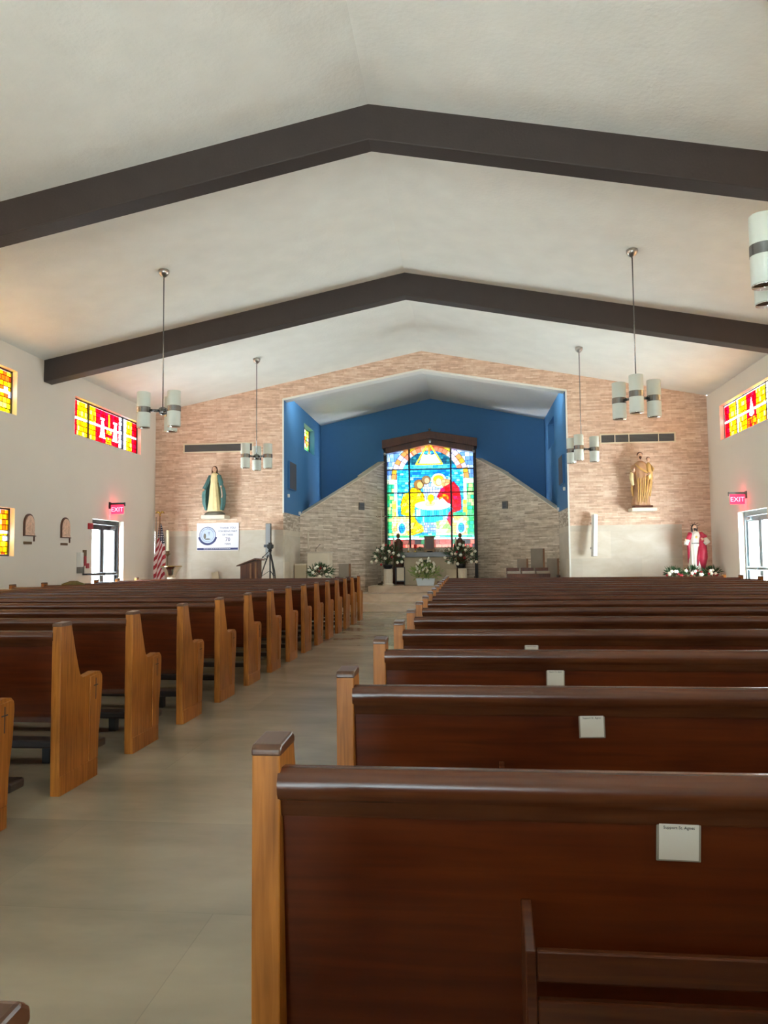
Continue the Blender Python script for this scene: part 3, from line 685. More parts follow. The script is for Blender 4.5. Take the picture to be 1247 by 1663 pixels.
# --- clerestory and lower windows along the nave, and the added clear ones
RD = [(225, 20, 50), (235, 30, 60), (200, 10, 40), (215, 20, 80)]; YE = [(250, 205, 20), (255, 225, 60), (245, 180, 10), (250, 235, 120), (225, 150, 20)]
WH = [(240, 240, 245), (225, 225, 240), (250, 250, 250)]; OR_ = [(240, 150, 20), (250, 190, 30), (235, 110, 30)]
def nave_canvas(kind, seed, H=74.0, W_=300.0):
    c = Canvas(0, 0, W_, H, 1.5)
    R = c.rect
    c.fill(R(0, 0, W_, H), YE, 9, 11, seed=seed)
    if kind == 'bell':
        for a, b, p in ((0, 28, RD), (28, 72, YE), (72, 104, YE+OR_), (104, 210, RD), (210, 246, WH+[(160, 160, 180)]), (246, 275, YE), (275, 300, RD)):
            c.fill(R(a, 0, b, H), p, 8, 10, seed=seed+a)
        for cx in (134, 192):
            mk = c.poly([(cx-5, 22), (cx+5, 22), (cx+11, 54), (cx+15, 60), (cx-15, 60), (cx-11, 54)]) ; c.C[mk] = lin((238, 238, 245)); c.edge(mk)
            c.C[R(cx-6, 36, cx+6, 40)] = lin((60, 50, 120)); c.C[R(cx-9, 18, cx+9, 22)] = lin((230, 230, 240))
        for (x1, x2) in ((165, 150), (163, 176)): c.C[c.line(163, 8, x1, 40, 5)] = lin((250, 215, 40))
        c.fill(R(152, 38, 176, 48) | R(150, 54, 174, 70), YE+OR_, 8, 5, seed=seed)
    elif kind == 'flame':
        for a, b, p in ((0, 26, RD), (26, 66, YE), (66, 78, WH), (78, 125, YE), (125, 175, RD), (175, 222, YE), (222, 234, WH), (234, 274, YE+OR_), (274, 300, RD)):
            c.fill(R(a, 0, b, H), p, 8, 10, seed=seed+a)
        mk = c.poly([(150, 10), (160, 34), (163, 46), (150, 50), (138, 46), (141, 34)]); c.C[mk] = lin((245, 245, 250)); c.edge(mk)
        c.fill(R(130, 52, 172, 72), OR_+RD[:1], 6, 9, seed=seed)
    else:
        c.fill(R(0, 0, W_, H), YE+OR_+WH[:1]+[(230, 110, 40)], 11, 9, seed=seed)
    for z in (1.5, H/2, H-1.5): c.C[R(0, z-1.6, W_, z+1.6)] = lin((240, 240, 245))
    return c
def side_window(nm, x, y0, y1, z0, z1, kind, seed, left):
    e = bpy.data.objects.new(nm, None); COL.objects.link(e); e.location = (0, 0, 0); struct(e)
    c = nave_canvas(kind, seed, H=(z1-z0)*100)
    if left: glass_mesh('stained_glass', c, (x, y0, z1), (0, y1-y0, 0), (0, 0, z0-z1), e)
    else: glass_mesh('stained_glass', c, (x, y1, z1), (0, y0-y1, 0), (0, 0, z0-z1), e)
    g = MB(); s_ = 1 if left else -1
    L_ = y1-y0
    for f in (0.0, 0.235, 0.75, 1.0):
        y = y0+L_*f; g.box(x-0.02, max(y-0.02, y0+0.001), z0+0.001, x+0.025*s_, min(y+0.02, y1-0.001), z1-0.001)
    for z in (z0+0.016, z1-0.016): g.box(x-0.02, y0+0.001, z-0.012, x+0.02*s_, y1-0.001, z+0.012)
    g.build('window_frame', M['darkframe'], e)
    return e
nwin = 2
for i, (a, b) in enumerate(WY):
    side_window('window_%d' % nwin, WL-0.11, a, b, *WIN_Z, 'bell' if i == 0 else 'plain', 30+i, True); nwin += 1
    side_window('window_%d' % nwin, WR+0.11, a, b, *WIN_Z, 'flame' if i == 0 else 'plain', 50+i, False); nwin += 1
    portal('portal_nave_window', (WL-0.45, (a+b)/2, 4.1), (1, 0, 0), b-a, 0.8); portal('portal_nave_window', (WR+0.45, (a+b)/2, 4.1), (-1, 0, 0), b-a, 0.8)
    if i > 0:
        z0, z1 = LOWZ if i == 1 else ADDED_Z
        if i == 1:
            side_window('window_%d' % nwin, WL-0.11, a, b, z0, z1, 'plain', 70+i, True); nwin += 1
            side_window('window_%d' % nwin, WR+0.11, a, b, z0, z1, 'plain', 90+i, False); nwin += 1
        else:
            for x_ in (WL-0.17, WR+0.17):  # unseen clear windows, added to let in more daylight
                g = MB(); n_ = 3
                for k in range(n_+1): y_ = a+(b-a)*k/n_; g.box(x_-0.03, max(y_-0.03, a+.001), z0+.001, x_+0.03, min(y_+0.03, b-.001), z1-.001)
                for z_ in (z0+0.03, z1-0.03): g.box(x_-0.03, a+.001, z_-0.029, x_+0.03, b-.001, z_+0.029)
                o = struct(g.build('window_%d' % nwin, M['darkframe'])); nwin += 1
                g = MB(); g.box(x_-0.004, a+.01, z0+.01, x_+0.004, b-.01, z1-.01); g.build('glass_pane', M['clear'], o)
        portal('portal_low_window', (WL-0.45, (a+b)/2, (z0+z1)/2), (1, 0, 0), b-a, z1-z0); portal('portal_low_window', (WR+0.45, (a+b)/2, (z0+z1)/2), (-1, 0, 0), b-a, z1-z0)
# chancel side window
c = Canvas(0, 0, 142, 70, 2.0); c.fill(c.rect(0, 0, 142, 70), [(250, 220, 40), (240, 140, 40), (250, 240, 150), (90, 200, 120), (200, 60, 40), (240, 235, 220)], 12, 10, seed=5)
c.fill(c.rect(0, 48, 142, 70), [(120, 210, 140), (90, 190, 170), (200, 230, 120)], 12, 9, seed=6)
e = bpy.data.objects.new('window_40', None); COL.objects.link(e); struct(e)
glass_mesh('stained_glass', c, (CL-0.17, SW[0], SW[3]), (0, SW[1]-SW[0], 0), (0, 0, SW[2]-SW[3]), e)
g = MB(); g.box(CL-0.19, SW[0]+.001, SW[2]+.001, CL-0.14, SW[0]+0.03, SW[3]-.001); g.box(CL-0.19, SW[1]-0.03, SW[2]+.001, CL-0.14, SW[1]-.001, SW[3]-.001); g.box(CL-0.19, (SW[0]+SW[1])/2-.02, SW[2]+.001, CL-0.14, (SW[0]+SW[1])/2+.02, SW[3]-.001)
g.build('window_frame', M['darkframe'], e)
portal('portal_chancel_window', (CL-0.4, (SW[0]+SW[1])/2, 4.58), (1, 0, 0), 1.45, 0.72)

# ------------------------------------------------------------------ exit doors
def glass_door(nm, x, y0, y1, zt, mat, s_, leafmat):
    """pair of glass leaves set back in the wall; s_ = +1 when the room lies towards +x"""
    e = bpy.data.objects.new(nm, None); COL.objects.link(e); e.location = (x, (y0+y1)/2, 0); struct(e)
    hw = (y1-y0)/2
    f = MB(); f.box(-0.05, -hw+0.002, 0, 0.05, -hw+0.06, zt-0.002); f.box(-0.05, hw-0.06, 0, 0.05, hw-0.002, zt-0.002); f.box(-0.05, -hw+0.06, zt-0.09, 0.05, hw-0.06, zt-0.002)
    f.build('door_frame', mat, e, bevel=0.004)
    for k in (-1, 1):
        a, b = (-hw+0.065, -0.004) if k < 0 else (0.004, hw-0.065)
        l = MB(); st = 0.075; t = 0.022
        l.box(-t, a, 0.01, t, a+st, zt-0.095); l.box(-t, b-st, 0.01, t, b, zt-0.095)
        l.box(-t, a+st, zt-0.2, t, b-st, zt-0.095); l.box(-t, a+st, 0.01, t, b-st, 0.22)
        lo = l.build('door_leaf', leafmat, e, bevel=0.004)
        p = MB(); p.box(-0.004, a+st-0.005, 0.21, 0.004, b-st+0.005, zt-0.19); p.build('glass_pane', M['clear'], lo)
        h = MB(); h.box(s_*0.05, a+0.03, 1.0, s_*0.085, b-0.03, 1.05); h.box(s_*0.02, a+0.03, 0.99, s_*0.07, a+0.07, 1.06); h.box(s_*0.02, b-0.07, 0.99, s_*0.07, b-0.03, 1.06)
        h.build('push_bar', M['darkframe'] if s_ > 0 else M['alum'], lo, bevel=0.004)
        if k > 0:
            h = MB(); h.box(s_*0.022, b-0.32, zt-0.17, s_*0.07, b-0.08, zt-0.11); h.build('door_closer', M['alum'] if s_ < 0 else M['darkframe'], lo)
    return e
glass_door('door_1', WL-0.16, DL[0], DL[1], DL[2], M['darkframe'], 1, M['darkframe'])
glass_door('door_2', WR+0.16, DR[0], DR[1], DR[2], M['alum'], -1, M['alum'])
portal('portal_left_door', (WL-0.45, (DL[0]+DL[1])/2, 1.07), (1, 0, 0), 1.45, 2.14)
portal('portal_right_door', (WR+0.45, (DR[0]+DR[1])/2, 1.07), (-1, 0, 0), 1.5, 2.14)
mb = MB(); mb.box(-9.6, 19.3, -0.1, -9.3, 19.9, 1.9); mb.box(-9.62, 19.28, 1.9, -9.28, 19.92, 2.0)
tag(mb.build('gate_post', M['outside']), 'pale grey post standing outdoors, seen through the left exit door', 'post')

# ------------------------------------------------------------------ pews
PH = 0.93
def end_profile():
    p = [(0.0, 0.0), (-0.004, 0.5), (0.0, PH-0.012), (0.012, PH), (0.098, PH+0.004), (0.112, PH-0.012), (0.155, 0.78), (0.205, 0.645), (0.222, 0.618), (0.25, 0.604), (0.30, 0.606), (0.40, 0.618), (0.455, 0.612), (0.478, 0.592), (0.482, 0.55), (0.468, 0.40), (0.455, 0.32), (0.442, 0.25), (0.435, 0.12), (0.432, 0.0)]
    return p
def cap_profile():
    return [(-0.002, PH-0.016), (-0.002, PH-0.004), (0.006, PH+0.004), (0.10, PH+0.008), (0.114, PH-0.002), (0.115, PH-0.016)]
def make_pew(width, aisle, rack):
    """aisle = +1: aisle end at local x = width; -1: aisle end at local x = 0.  Seat faces +y."""
    t = thing('church_pew', '', 'pew')
    T_ = 0.052
    for e_, (a, b) in enumerate(((0, T_), (width-T_, width))):
        mb = MB(); mb.prism(end_profile(), 'x', a, b)
        out = (a-0.007, a) if e_ == 0 else (b, b+0.007)
        mb.prism([(0.318, 0.11), (0.322, 0.595), (0.452, 0.602), (0.47, 0.585), (0.472, 0.55), (0.46, 0.40), (0.446, 0.32), (0.434, 0.25), (0.428, 0.11)], 'x', *out)
        mb.prism([(0.004, 0.0), (0.004, 0.105), (0.43, 0.105), (0.43, 0.0)], 'x', out[0]+(0.002 if e_ == 0 else 0), out[1]-(0.002 if e_ else 0))
        ep = mb.build('end_panel', M['oak'], t, bevel=0.005)
        mb = MB(); mb.prism(cap_profile(), 'x', a-0.0015, b+0.0015); mb.build('end_cap', M['oak_cap'], ep, bevel=0.004)
        isaisle = (e_ == 1) == (aisle > 0)
        if isaisle:
            xo = out[0]-0.0015 if e_ == 0 else out[1]+0.0015
            mb = MB(); x_a, x_b = (xo, xo+0.003) if e_ == 0 else (xo-0.003, xo)
            mb.box(x_a, 0.388, 0.455, x_b, 0.394, 0.58); mb.box(x_a, 0.366, 0.535, x_b, 0.416, 0.541)
            mb.build('carved_cross', M['ink'], ep)
    x0, x1 = T_-0.004, width-T_+0.004
    mb = MB(); mb.prism([(0.052, 0.40), (0.018, 0.845), (0.036, 0.845), (0.072, 0.40)], 'x', x0, x1); mb.build('backrest', M['mahogany'], t)
    mb = MB(); mb.prism([(0.0, 0.838), (-0.008, 0.850), (-0.010, 0.868), (-0.002, 0.884), (0.014, 0.892), (0.040, 0.890), (0.056, 0.878), (0.058, 0.855), (0.044, 0.840), (0.036, 0.836), (0.036, 0.806), (0.014, 0.806), (0.010, 0.812), (0.008, 0.832)], 'x', x0, x1)
    o = mb.build('top_rail', M['rail'], t, smooth=False); smooth_by_angle(o, 50)
    mb = MB(); mb.prism([(0.05, 0.385), (0.05, 0.415), (0.062, 0.418), (0.076, 0.41), (0.076, 0.385)], 'x', x0, x1); mb.build('bottom_rail', M['rail'], t)
    mb = MB(); mb.prism([(0.07, 0.40), (0.07, 0.432), (0.40, 0.455), (0.452, 0.452), (0.462, 0.438), (0.452, 0.42), (0.40, 0.418)], 'x', x0, x1); o = mb.build('seat', M['rail'], t)
    for k in range(1, 3):
        mb = MB(); xs = width*k/3; mb.prism([(0.09, 0), (0.08, 0.40), (0.40, 0.42), (0.36, 0)], 'x', xs-0.02, xs+0.02)
        mb.build('seat_support', M['mahogany'], t)
    # kneelers behind the pew, folded down
    for (a, b) in ((0.10, width/2-0.05), (width/2+0.05, width-0.10)):
        mb = MB(); mb.box(a, -0.30, 0.10, b, -0.16, 0.15); kn = mb.build('kneeler', M['vinyl'], t, bevel=0.012)
        for xs in (a+0.35, b-0.35):
            mb = MB(); mb.box(xs-0.025, -0.26, 0.0, xs+0.025, -0.20, 0.10); mb.box(xs-0.02, -0.22, 0.08, xs+0.02, 0.10, 0.10)
            mb.build('kneeler_bracket', M['darkmetal'], kn)
    if rack:
        for n_, (a, b) in enumerate(((0.485, 1.30), (2.2, 3.0), (3.9, 4.7))):
            mb = MB(); mb.box(a+0.01, -0.07, 0.455, b-0.01, 0.04, 0.468); r_ = mb.build('book_rack', M['rail'], t)
            for xs in (a, b):
                mb = MB(); mb.prism([(0.03, 0.44), (0.022, 0.672), (0.008, 0.677), (-0.012, 0.665), (-0.075, 0.63), (-0.080, 0.46), (-0.06, 0.44)], 'x', xs-0.009, xs+0.009); mb.build('rack_side', M['rail'], r_, bevel=0.003)
            for (z0, z1) in ((0.583, 0.632), (0.478, 0.555)):
                mb = MB(); mb.box(a+0.01, -0.078, z0, b-0.01, -0.062, z1); mb.build('rack_slat', M['rail'], r_, bevel=0.003)
    return t
S_ = 0.912
ORD = ['first', 'second', 'third', 'fourth', 'fifth', 'sixth', 'seventh', 'eighth', 'ninth', 'tenth', 'eleventh', 'twelfth', 'thirteenth', 'fourteenth', 'fifteenth', 'sixteenth', 'seventeenth']
LX0, LX1 = -7.10, -2.214
pl = make_pew(LX1-LX0, 1, False); pr = make_pew(4.86+0.391, -1, True)
for k in range(0, 15):
    o = pl if k == 0 else copy_tree(pl)
    o.location = (LX0, 4.0273-S_+S_*k, 0)
    extra = {0: ', cut off', 1: ', tall end near photo edge', 14: ', frontmost'}.get(k, '')
    o['label'] = 'wooden pew left of the aisle, %s row from the viewer%s' % (ORD[k], extra); o['group'] = 'pews left of the aisle'
for k in range(0, 17):
    o = pr if k == 0 else copy_tree(pr)
    o.location = (-0.391, 1.3776-S_+S_*k, 0)
    extra = {0: ', cut off', 1: ', largest in view', 16: ', frontmost'}.get(k, '')
    o['label'] = 'wooden pew right of the aisle, %s row from the viewer%s' % (ORD[k], extra); o['group'] = 'pews right of the aisle'

# cards in plastic sleeves on the pew backs (the printed code is left out)
for k, nm in ((1, 'largest, on the nearest pew back'), (2, 'on the second pew back, half as large'), (3, 'on the third pew back'), (4, 'mostly hidden, on the fourth pew back')):
    y = 1.3776+S_*(k-1)
    t = thing('notice_card', 'square white notice card stuck on wood, '+nm, 'card', (0.355 if k < 4 else 0.335, y+0.0185, 0.779), 0, 'notice cards on pew backs')
    t.rotation_euler = (rad(4.2), rad(1.0 if k == 1 else -1.5 if k == 2 else 0), 0)
    mb = MB(); mb.box(-0.037, -0.0035, -0.0345, 0.037, 0.0, 0.0345); mb.build('plastic_sleeve', M['cardframe'], t, bevel=0.001)
    mb = MB(); mb.box(-0.033, -0.005, -0.031, 0.033, -0.0034, 0.0305); mb.build('card_sheet', M['card'], t)
    text('card_heading', 'Support St. Agnes', 0.0072, M['ink'], t, (0, -0.0052, 0.0245), extrude=0.0002)

# folded cloth lying on a pew
mb = MB()
mb.tube([(-0.2, 0, 0.02), (-0.08, 0.0, 0.035), (0.06, 0.01, 0.04), (0.2, 0, 0.022)], [0.02, 0.045, 0.05, 0.02], 12, 0.6)
mb.tube([(-0.16, 0.02, 0.03), (0.0, 0.03, 0.055), (0.15, 0.02, 0.03)], [0.015, 0.03, 0.015], 10, 0.7)
o = mb.build('folded_cloth', M['olive'], smooth=True, loc=(-6.55, 4.0273-S_+S_*10+0.03, 0.87)); tag(o, 'folded olive cloth lying on a pew top near the left wall', 'cloth')

# ------------------------------------------------------------------ pendant lamps
def make_pendant(zc):
    t = thing('pendant_lamp', '', 'lamp')         # origin at the hub
    mb = MB(); mb.lathe([(0.012, zc-0.12), (0.055, zc-0.085), (0.075, zc-0.05), (0.078, zc-0.012), (0.06, zc-0.0), (0.01, zc+0.0)], n=24); mb.build('ceiling_canopy', M['chrome'], t, smooth=True)
    mb = MB(); mb.tube([(0, 0, 0), (0, 0, zc-0.06)], 0.0085, 8); mb.build('rod', M['chromedark'], t, smooth=True)
    mb = MB(); mb.lathe([(0.01, -0.06), (0.05, -0.045), (0.055, -0.03), (0.055, 0.035), (0.03, 0.05), (0.01, 0.055)], n=20); mb.build('hub', M['chromedark'], t, smooth=True)
    for k in range(3):
        a = 2*PI*k/3; cx, cy = 0.262*math.cos(a), 0.262*math.sin(a)
        mb = MB(); mb.tube([(0.05*math.cos(a), 0.05*math.sin(a), 0), (0.17*math.cos(a), 0.17*math.sin(a), 0)], 0.02, 10); arm = mb.build('arm', M['chromedark'], t, smooth=True)
        mb = MB(); mb.lathe([(0.075, -0.245), (0.088, -0.25), (0.093, -0.245), (0.093, 0.245), (0.088, 0.25), (0.02, 0.252)], (cx, cy, 0), 32)
        sh = mb.build('lamp_shade', M['shade'], t); smooth_by_angle(sh, 50)
        mb = MB(); mb.rings([[(cx+0.0955*math.cos(2*PI*j/32), cy+0.0955*math.sin(2*PI*j/32), z) for j in range(32)] for z in (-0.045, 0.035)], cap=False)
        b_ = mb.build('metal_band', M['chromedark'], sh, smooth=True)
        mb = MB(); mb.lathe([(0.088, -0.262), (0.088, -0.25), (0.075, -0.252), (0.045, -0.225), (0.015, -0.22)], (cx, cy, 0), 24); mb.build('reflector', M['reflector'], sh, smooth=True)
        mb = MB(); mb.ball((cx, cy, -0.235), (0.03, 0.03, 0.022), 12, 6); mb.build('bulb', M['white'], sh, smooth=True)
    return t
HZ = 3.42; zc = ceilz(2.33)-HZ
p0_ = make_pendant(zc)
for i, (x, y, a, lab) in enumerate(((-4.27, 10.44, 87, 'three-cylinder pendant lamp, left one nearer the viewer'), (-4.27, 15.38, 105, 'three-cylinder pendant lamp, left one near the stone wall vent'),
        (2.33, 10.57, 17.6, 'three-cylinder pendant lamp, right one fully seen before the far beam'), (2.32, 15.48, 10.5, 'three-cylinder pendant lamp, right one beside the blue chancel wall'),
        (2.335, 5.70, -22.8, 'pendant lamp cut off by the right photo edge, largest and closest'))):
    o = p0_ if i == 0 else copy_tree(p0_)
    o.location = (x, y, HZ+(ceilz(x)-ceilz(2.33))); o.rotation_euler = (0, 0, rad(a)); o['label'] = lab; o['group'] = 'pendant lamps with three cylinders'

# ------------------------------------------------------------------ things on the front wall
for (x0, x1, z0, z1, lab, right) in ((-6.70, -4.98, 3.855, 4.085, 'long louvred air vent high on the left stone wall', False), (3.06, 4.72, 3.83, 4.06, 'long air vent with open panels high on the right stone wall', True)):
    t = thing('air_vent', lab, 'vent', ((x0+x1)/2, YF, (z0+z1)/2))
    hw, hh = (x1-x0)/2, (z1-z0)/2
    mb = MB(); f_ = 0.03
    mb.box(-hw, -0.03, -hh, hw, 0, -hh+f_); mb.box(-hw, -0.03, hh-f_, hw, 0, hh); mb.box(-hw, -0.03, -hh+f_, -hw+f_, 0, hh-f_); mb.box(hw-f_, -0.03, -hh+f_, hw, 0, hh-f_)
    if right:
        for u in (-0.6, -0.23, 0.55): mb.box(u*hw-0.008, -0.028, -hh+f_, u*hw+0.008, -0.001, hh-f_)
    mb.build('vent_frame', M['cream'], t)
    mb = MB(); mb.box(-hw+f_, -0.006, -hh+f_, hw-f_, -0.001, hh-f_); mb.build('vent_backing', M['darkgrey'], t)
    mb = MB(); z = -hh+f_+0.01
    while z < hh-f_-0.006:
        if right: mb.box(-0.2*hw, -0.022, z, 0.54*hw, -0.012, z+0.007)
        mb.box(-hw+f_, -0.02, z, hw-f_, -0.012, z+0.0065); z += 0.0165
    mb.build('louvre_slats', M['grey'], t)

# ---- statues
def robe(mb, secs, n=56, folds=9, amp=0.06, ph=0.0, capt=True):
    """stacked sections (z, cx, cy, rx, ry, fold strength)"""
    rg = []
    for (z, cx, cy, rx, ry, fs) in secs:
        ring = []
        for j in range(n):
            a = 2*PI*j/n
            k = 1+amp*fs*(math.sin(folds*a+ph+z*3)+0.5*math.sin(folds*1.7*a+2.1+z*5))
            ring.append((cx+rx*k*math.cos(a), cy+ry*k*math.sin(a), z))
        rg.append(ring)
    mb.rings(rg)
def head(t, c, r, hairm, long_hair, skin, beard=False, facing=-1, veil=None):
    x, y, z = c
    mb = MB()
    mb.ball((x, y, z), (r*0.78, r*0.86, r), 20, 14)
    mb.ball((x, y-r*0.84, z-r*0.08), (r*0.13, r*0.2, r*0.24), 8, 6)                  # nose
    mb.ball((x, y-r*0.66, z-r*0.62), (r*0.34, r*0.22, r*0.22), 10, 6)                # chin
    for s_ in (-1, 1): mb.ball((x+s_*r*0.78, y+r*0.05, z-r*0.05), (r*0.1, r*0.17, r*0.24), 8, 6)
    mb.tube([(x, y+r*0.1, z-r*0.5), (x, y+r*0.12, z-r*1.5)], [r*0.45, r*0.5], 12)
    h = mb.build('head', skin, t, smooth=True)
    mb = MB()
    for s_ in (-1, 1): mb.ball((x+s_*r*0.3, y-r*0.74, z+r*0.08), (r*0.12, r*0.06, r*0.06), 8, 5)
    mb.ball((x, y-r*0.79, z-r*0.42), (r*0.2, r*0.05, r*0.05), 8, 5)
    mb.build('painted_features', M['hairdark'], h, smooth=True)
    mb = MB()
    mb.ball((x, y+r*0.2, z+r*0.22), (r*0.9, r*0.92, r*0.94), 18, 10)
    if long_hair:
        for s_ in (-1, 1):
            mb.tube([(x+s_*r*0.66, y-r*0.1, z+r*0.45), (x+s_*r*0.84, y+r*0.05, z-r*0.3), (x+s_*r*0.82, y-r*0.05, z-r*1.25), (x+s_*r*0.7, y-r*0.15, z-r*1.9)], [r*0.22, r*0.3, r*0.3, r*0.12], 10)
        mb.tube([(x, y+r*0.7, z+r*0.2), (x, y+r*0.8, z-r*0.9), (x, y+r*0.6, z-r*1.9)], [r*0.5, r*0.6, r*0.3], 12)
    if beard:
        mb.tube([(x, y-r*0.55, z-r*0.45), (x, y-r*0.72, z-r*0.85), (x, y-r*0.66, z-r*1.3)], [r*0.42, r*0.36, r*0.1], 12)
    mb.build('hair', hairm, h, smooth=True)
    return h
def hand(mb, w_, d, r, palm=Vector((0, -1, 0))):
    """palm and five curled fingers from wrist w_ along direction d"""
    w_ = Vector(w_); d = Vector(d).normalized(); s_ = d.cross(palm).normalized(); pl_ = s_.cross(d).normalized()
    mb.tube([tuple(w_), tuple(w_+d*r*1.4), tuple(w_+d*r*2.1)], [r*0.7, r*1.0, r*0.8], 10, 0.5)
    for k, ln in zip((-1.5, -0.5, 0.5, 1.5), (1.5, 1.8, 1.9, 1.4)):
        b = w_+d*r*2.0+s_*r*0.42*k
        mb.tube([tuple(b), tuple(b+d*r*ln*0.55+pl_*r*0.12), tuple(b+d*r*ln*0.95+pl_*r*0.5)], [r*0.22, r*0.2, r*0.13], 6)
    b = w_+d*r*0.7-s_*r*0.7
    mb.tube([tuple(b), tuple(b+d*r*0.6-s_*r*0.7), tuple(b+d*r*1.2-s_*r*0.8+pl_*r*0.2)], [r*0.28, r*0.24, r*0.16], 6)

# woman in teal cloak and cream gown
t = thing('wall_statue', 'painted statue of a veiled woman in teal cloak and cream gown, left stone wall', 'statue', (-5.84, 17.42, 2.34))
mb = MB(); robe(mb, [(0.09, 0.0, 0, 0.17, 0.12, 1), (0.14, 0, 0, 0.165, 0.115, 1), (0.35, 0, 0, 0.135, 0.1, 1), (0.6, 0, -0.01, 0.115, 0.09, 0.8), (0.75, 0, -0.02, 0.09, 0.085, 0.3), (0.86, 0, -0.015, 0.10, 0.09, 0.2), (0.96, 0, -0.01, 0.085, 0.075, 0.1), (1.01, 0, 0.0, 0.045, 0.045, 0)], folds=11, amp=0.07); g = mb.build('gown', M['gown'], t, smooth=True)
mb = MB(); mb.lathe([(0.101, 0.735), (0.106, 0.745), (0.101, 0.755)], (0, -0.01, 0), 24, 1.0, 0.82); mb.build('belt', M['gold'], g, smooth=True)
head(t, (0.0, -0.015, 1.085), 0.068, M['hair'], True, M['skin'])
mb = MB()       # cloak: open shell round back and sides with flared left fall
rg = []
for (z, rx, ry, lx, gap) in ((0.12, 0.19, 0.13, 0.05, 1.15), (0.28, 0.225, 0.14, 0.075, 1.1), (0.48, 0.24, 0.145, 0.07, 1.0), (0.62, 0.225, 0.135, 0.05, 0.95), (0.74, 0.18, 0.12, 0.015, 0.9), (0.86, 0.145, 0.11, 0, 0.85), (0.94, 0.115, 0.09, 0, 0.8), (0.99, 0.08, 0.075, 0, 0.8), (1.015, 0.05, 0.06, 0, 0.9)):
    ring = []
    nn = 40
    for j in range(nn):
        a = -PI/2+gap*0.75+(2*PI-1.5*gap)*j/(nn-1)
        k_ = 1+0.06*math.sin(a*9+z*4)*(1 if z < 0.95 else 0.1)
        ring.append(((-lx if math.cos(a) < 0 else lx*0.2)*abs(math.cos(a))+rx*k_*math.cos(a), 0.02+ry*k_*math.sin(a), z))
    inner_ = [(p[0]*0.93, 0.02+(p[1]-0.02)*0.93, p[2]) for p in ring][::-1]
    rg.append(ring+inner_)
mb.rings(rg); cl = mb.build('cloak', M['cloak'], t, smooth=True)
mb = MB()
for s_, el, wr in ((-1, (-0.2, -0.03, 0.70), (-0.235, -0.10, 0.62)), (1, (0.17, -0.05, 0.76), (0.175, -0.12, 0.68))):
    mb.tube([(s_*0.10, 0, 0.93), el, wr], [0.05, 0.05, 0.035], 12)
mb.build('sleeves', M['cloak'], t, smooth=True)
mb = MB(); hand(mb, (-0.235, -0.10, 0.62), (-0.25, -0.3, -1), 0.02); hand(mb, (0.175, -0.12, 0.68), (0.45, -0.4, -0.7), 0.02)
mb.tube([(0.2, -0.13, 0.62), (0.215, -0.12, 0.45), (0.2, -0.12, 0.40)], 0.012, 6)
mb.build('hands', M['skin'], t, smooth=True)
mb = MB(); mb.lathe([(0.25, 0), (0.25, 0.03), (0.22, 0.055), (0.16, 0.09), (0.02, 0.10)], n=28, sx=1.0, sy=0.55); mb.build('statue_base', M['basegreen'], t, smooth=True)
mb = MB(); mb.box(-0.30, -0.16, 0, 0.27, 0.25, 0.09); tag(mb.build('wall_shelf', M['stonewhite'], bevel=0.01, loc=(-5.82, 17.42, 2.25)), 'pale stone shelf under the veiled woman statue', 'shelf')

# man carrying a child, gold and brown
t = thing('wall_statue', 'gold and brown statue of a man holding a child, right stone wall', 'statue', (3.90, 17.42, 2.35))
mb = MB(); robe(mb, [(0.05, -0.03, 0, 0.19, 0.12, 1), (0.1, -0.04, 0, 0.19, 0.12, 1), (0.3, -0.02, 0, 0.165, 0.115, 1), (0.55, 0, 0, 0.15, 0.11, 0.9), (0.72, 0, 0, 0.15, 0.105, 0.5), (0.86, 0, 0, 0.165, 0.105, 0.3), (0.98, -0.02, 0, 0.14, 0.085, 0.1), (1.04, -0.02, 0.0, 0.06, 0.05, 0)], folds=10, amp=0.08); mb.build('robe', M['robebrown'], t, smooth=True)
mb = MB()       # diagonal gilded mantle folds
for k in range(6):
    x_ = 0.13-0.045*k
    mb.tube([(x_+0.03, -0.08, 0.80-0.02*k), (x_+0.035-0.01*k, -0.112, 0.60), (x_-0.01, -0.122, 0.36), (x_-0.075+0.01*k, -0.118, 0.09+0.02*(k % 3))], [0.006, 0.014, 0.017, 0.008], 8)
mb.tube([(-0.14, -0.05, 0.97), (-0.04, -0.108, 0.86), (0.08, -0.115, 0.78), (0.15, -0.08, 0.74)], [0.012, 0.02, 0.022, 0.014], 8)
mb.tube([(0.17, -0.02, 0.85), (0.185, -0.03, 0.55), (0.16, -0.02, 0.25)], [0.03, 0.04, 0.022], 10)
mb.tube([(-0.20, 0.0, 0.62), (-0.215, 0.0, 0.40), (-0.16, 0.0, 0.1)], [0.022, 0.028, 0.018], 10)
mb.build('gold_mantle', M['gold'], t, smooth=True)
head(t, (-0.03, -0.02, 1.165), 0.072, M['hair'], False, M['skin'], beard=True)
mb = MB(); mb.tube([(-0.15, 0, 0.93), (-0.215, -0.03, 0.78), (-0.19, -0.12, 0.82)], [0.055, 0.05, 0.035], 12); mb.tube([(0.12, 0, 0.93), (0.18, -0.05, 0.78), (0.1, -0.13, 0.72)], [0.055, 0.05, 0.035], 12); mb.build('sleeves', M['robebrown'], t, smooth=True)
mb = MB(); mb.tube([(-0.21, -0.05, 0.84), (-0.235, -0.06, 0.66), (-0.2, -0.08, 0.5)], [0.03, 0.045, 0.03], 10); mb.build('white_lily_cloth', M['gown'], t, smooth=True)
mb = MB(); hand(mb, (-0.19, -0.12, 0.82), (0.2, -0.3, 1), 0.02); hand(mb, (0.1, -0.13, 0.72), (-0.6, 0, 0.3), 0.02); mb.build('hands', M['skin'], t, smooth=True)
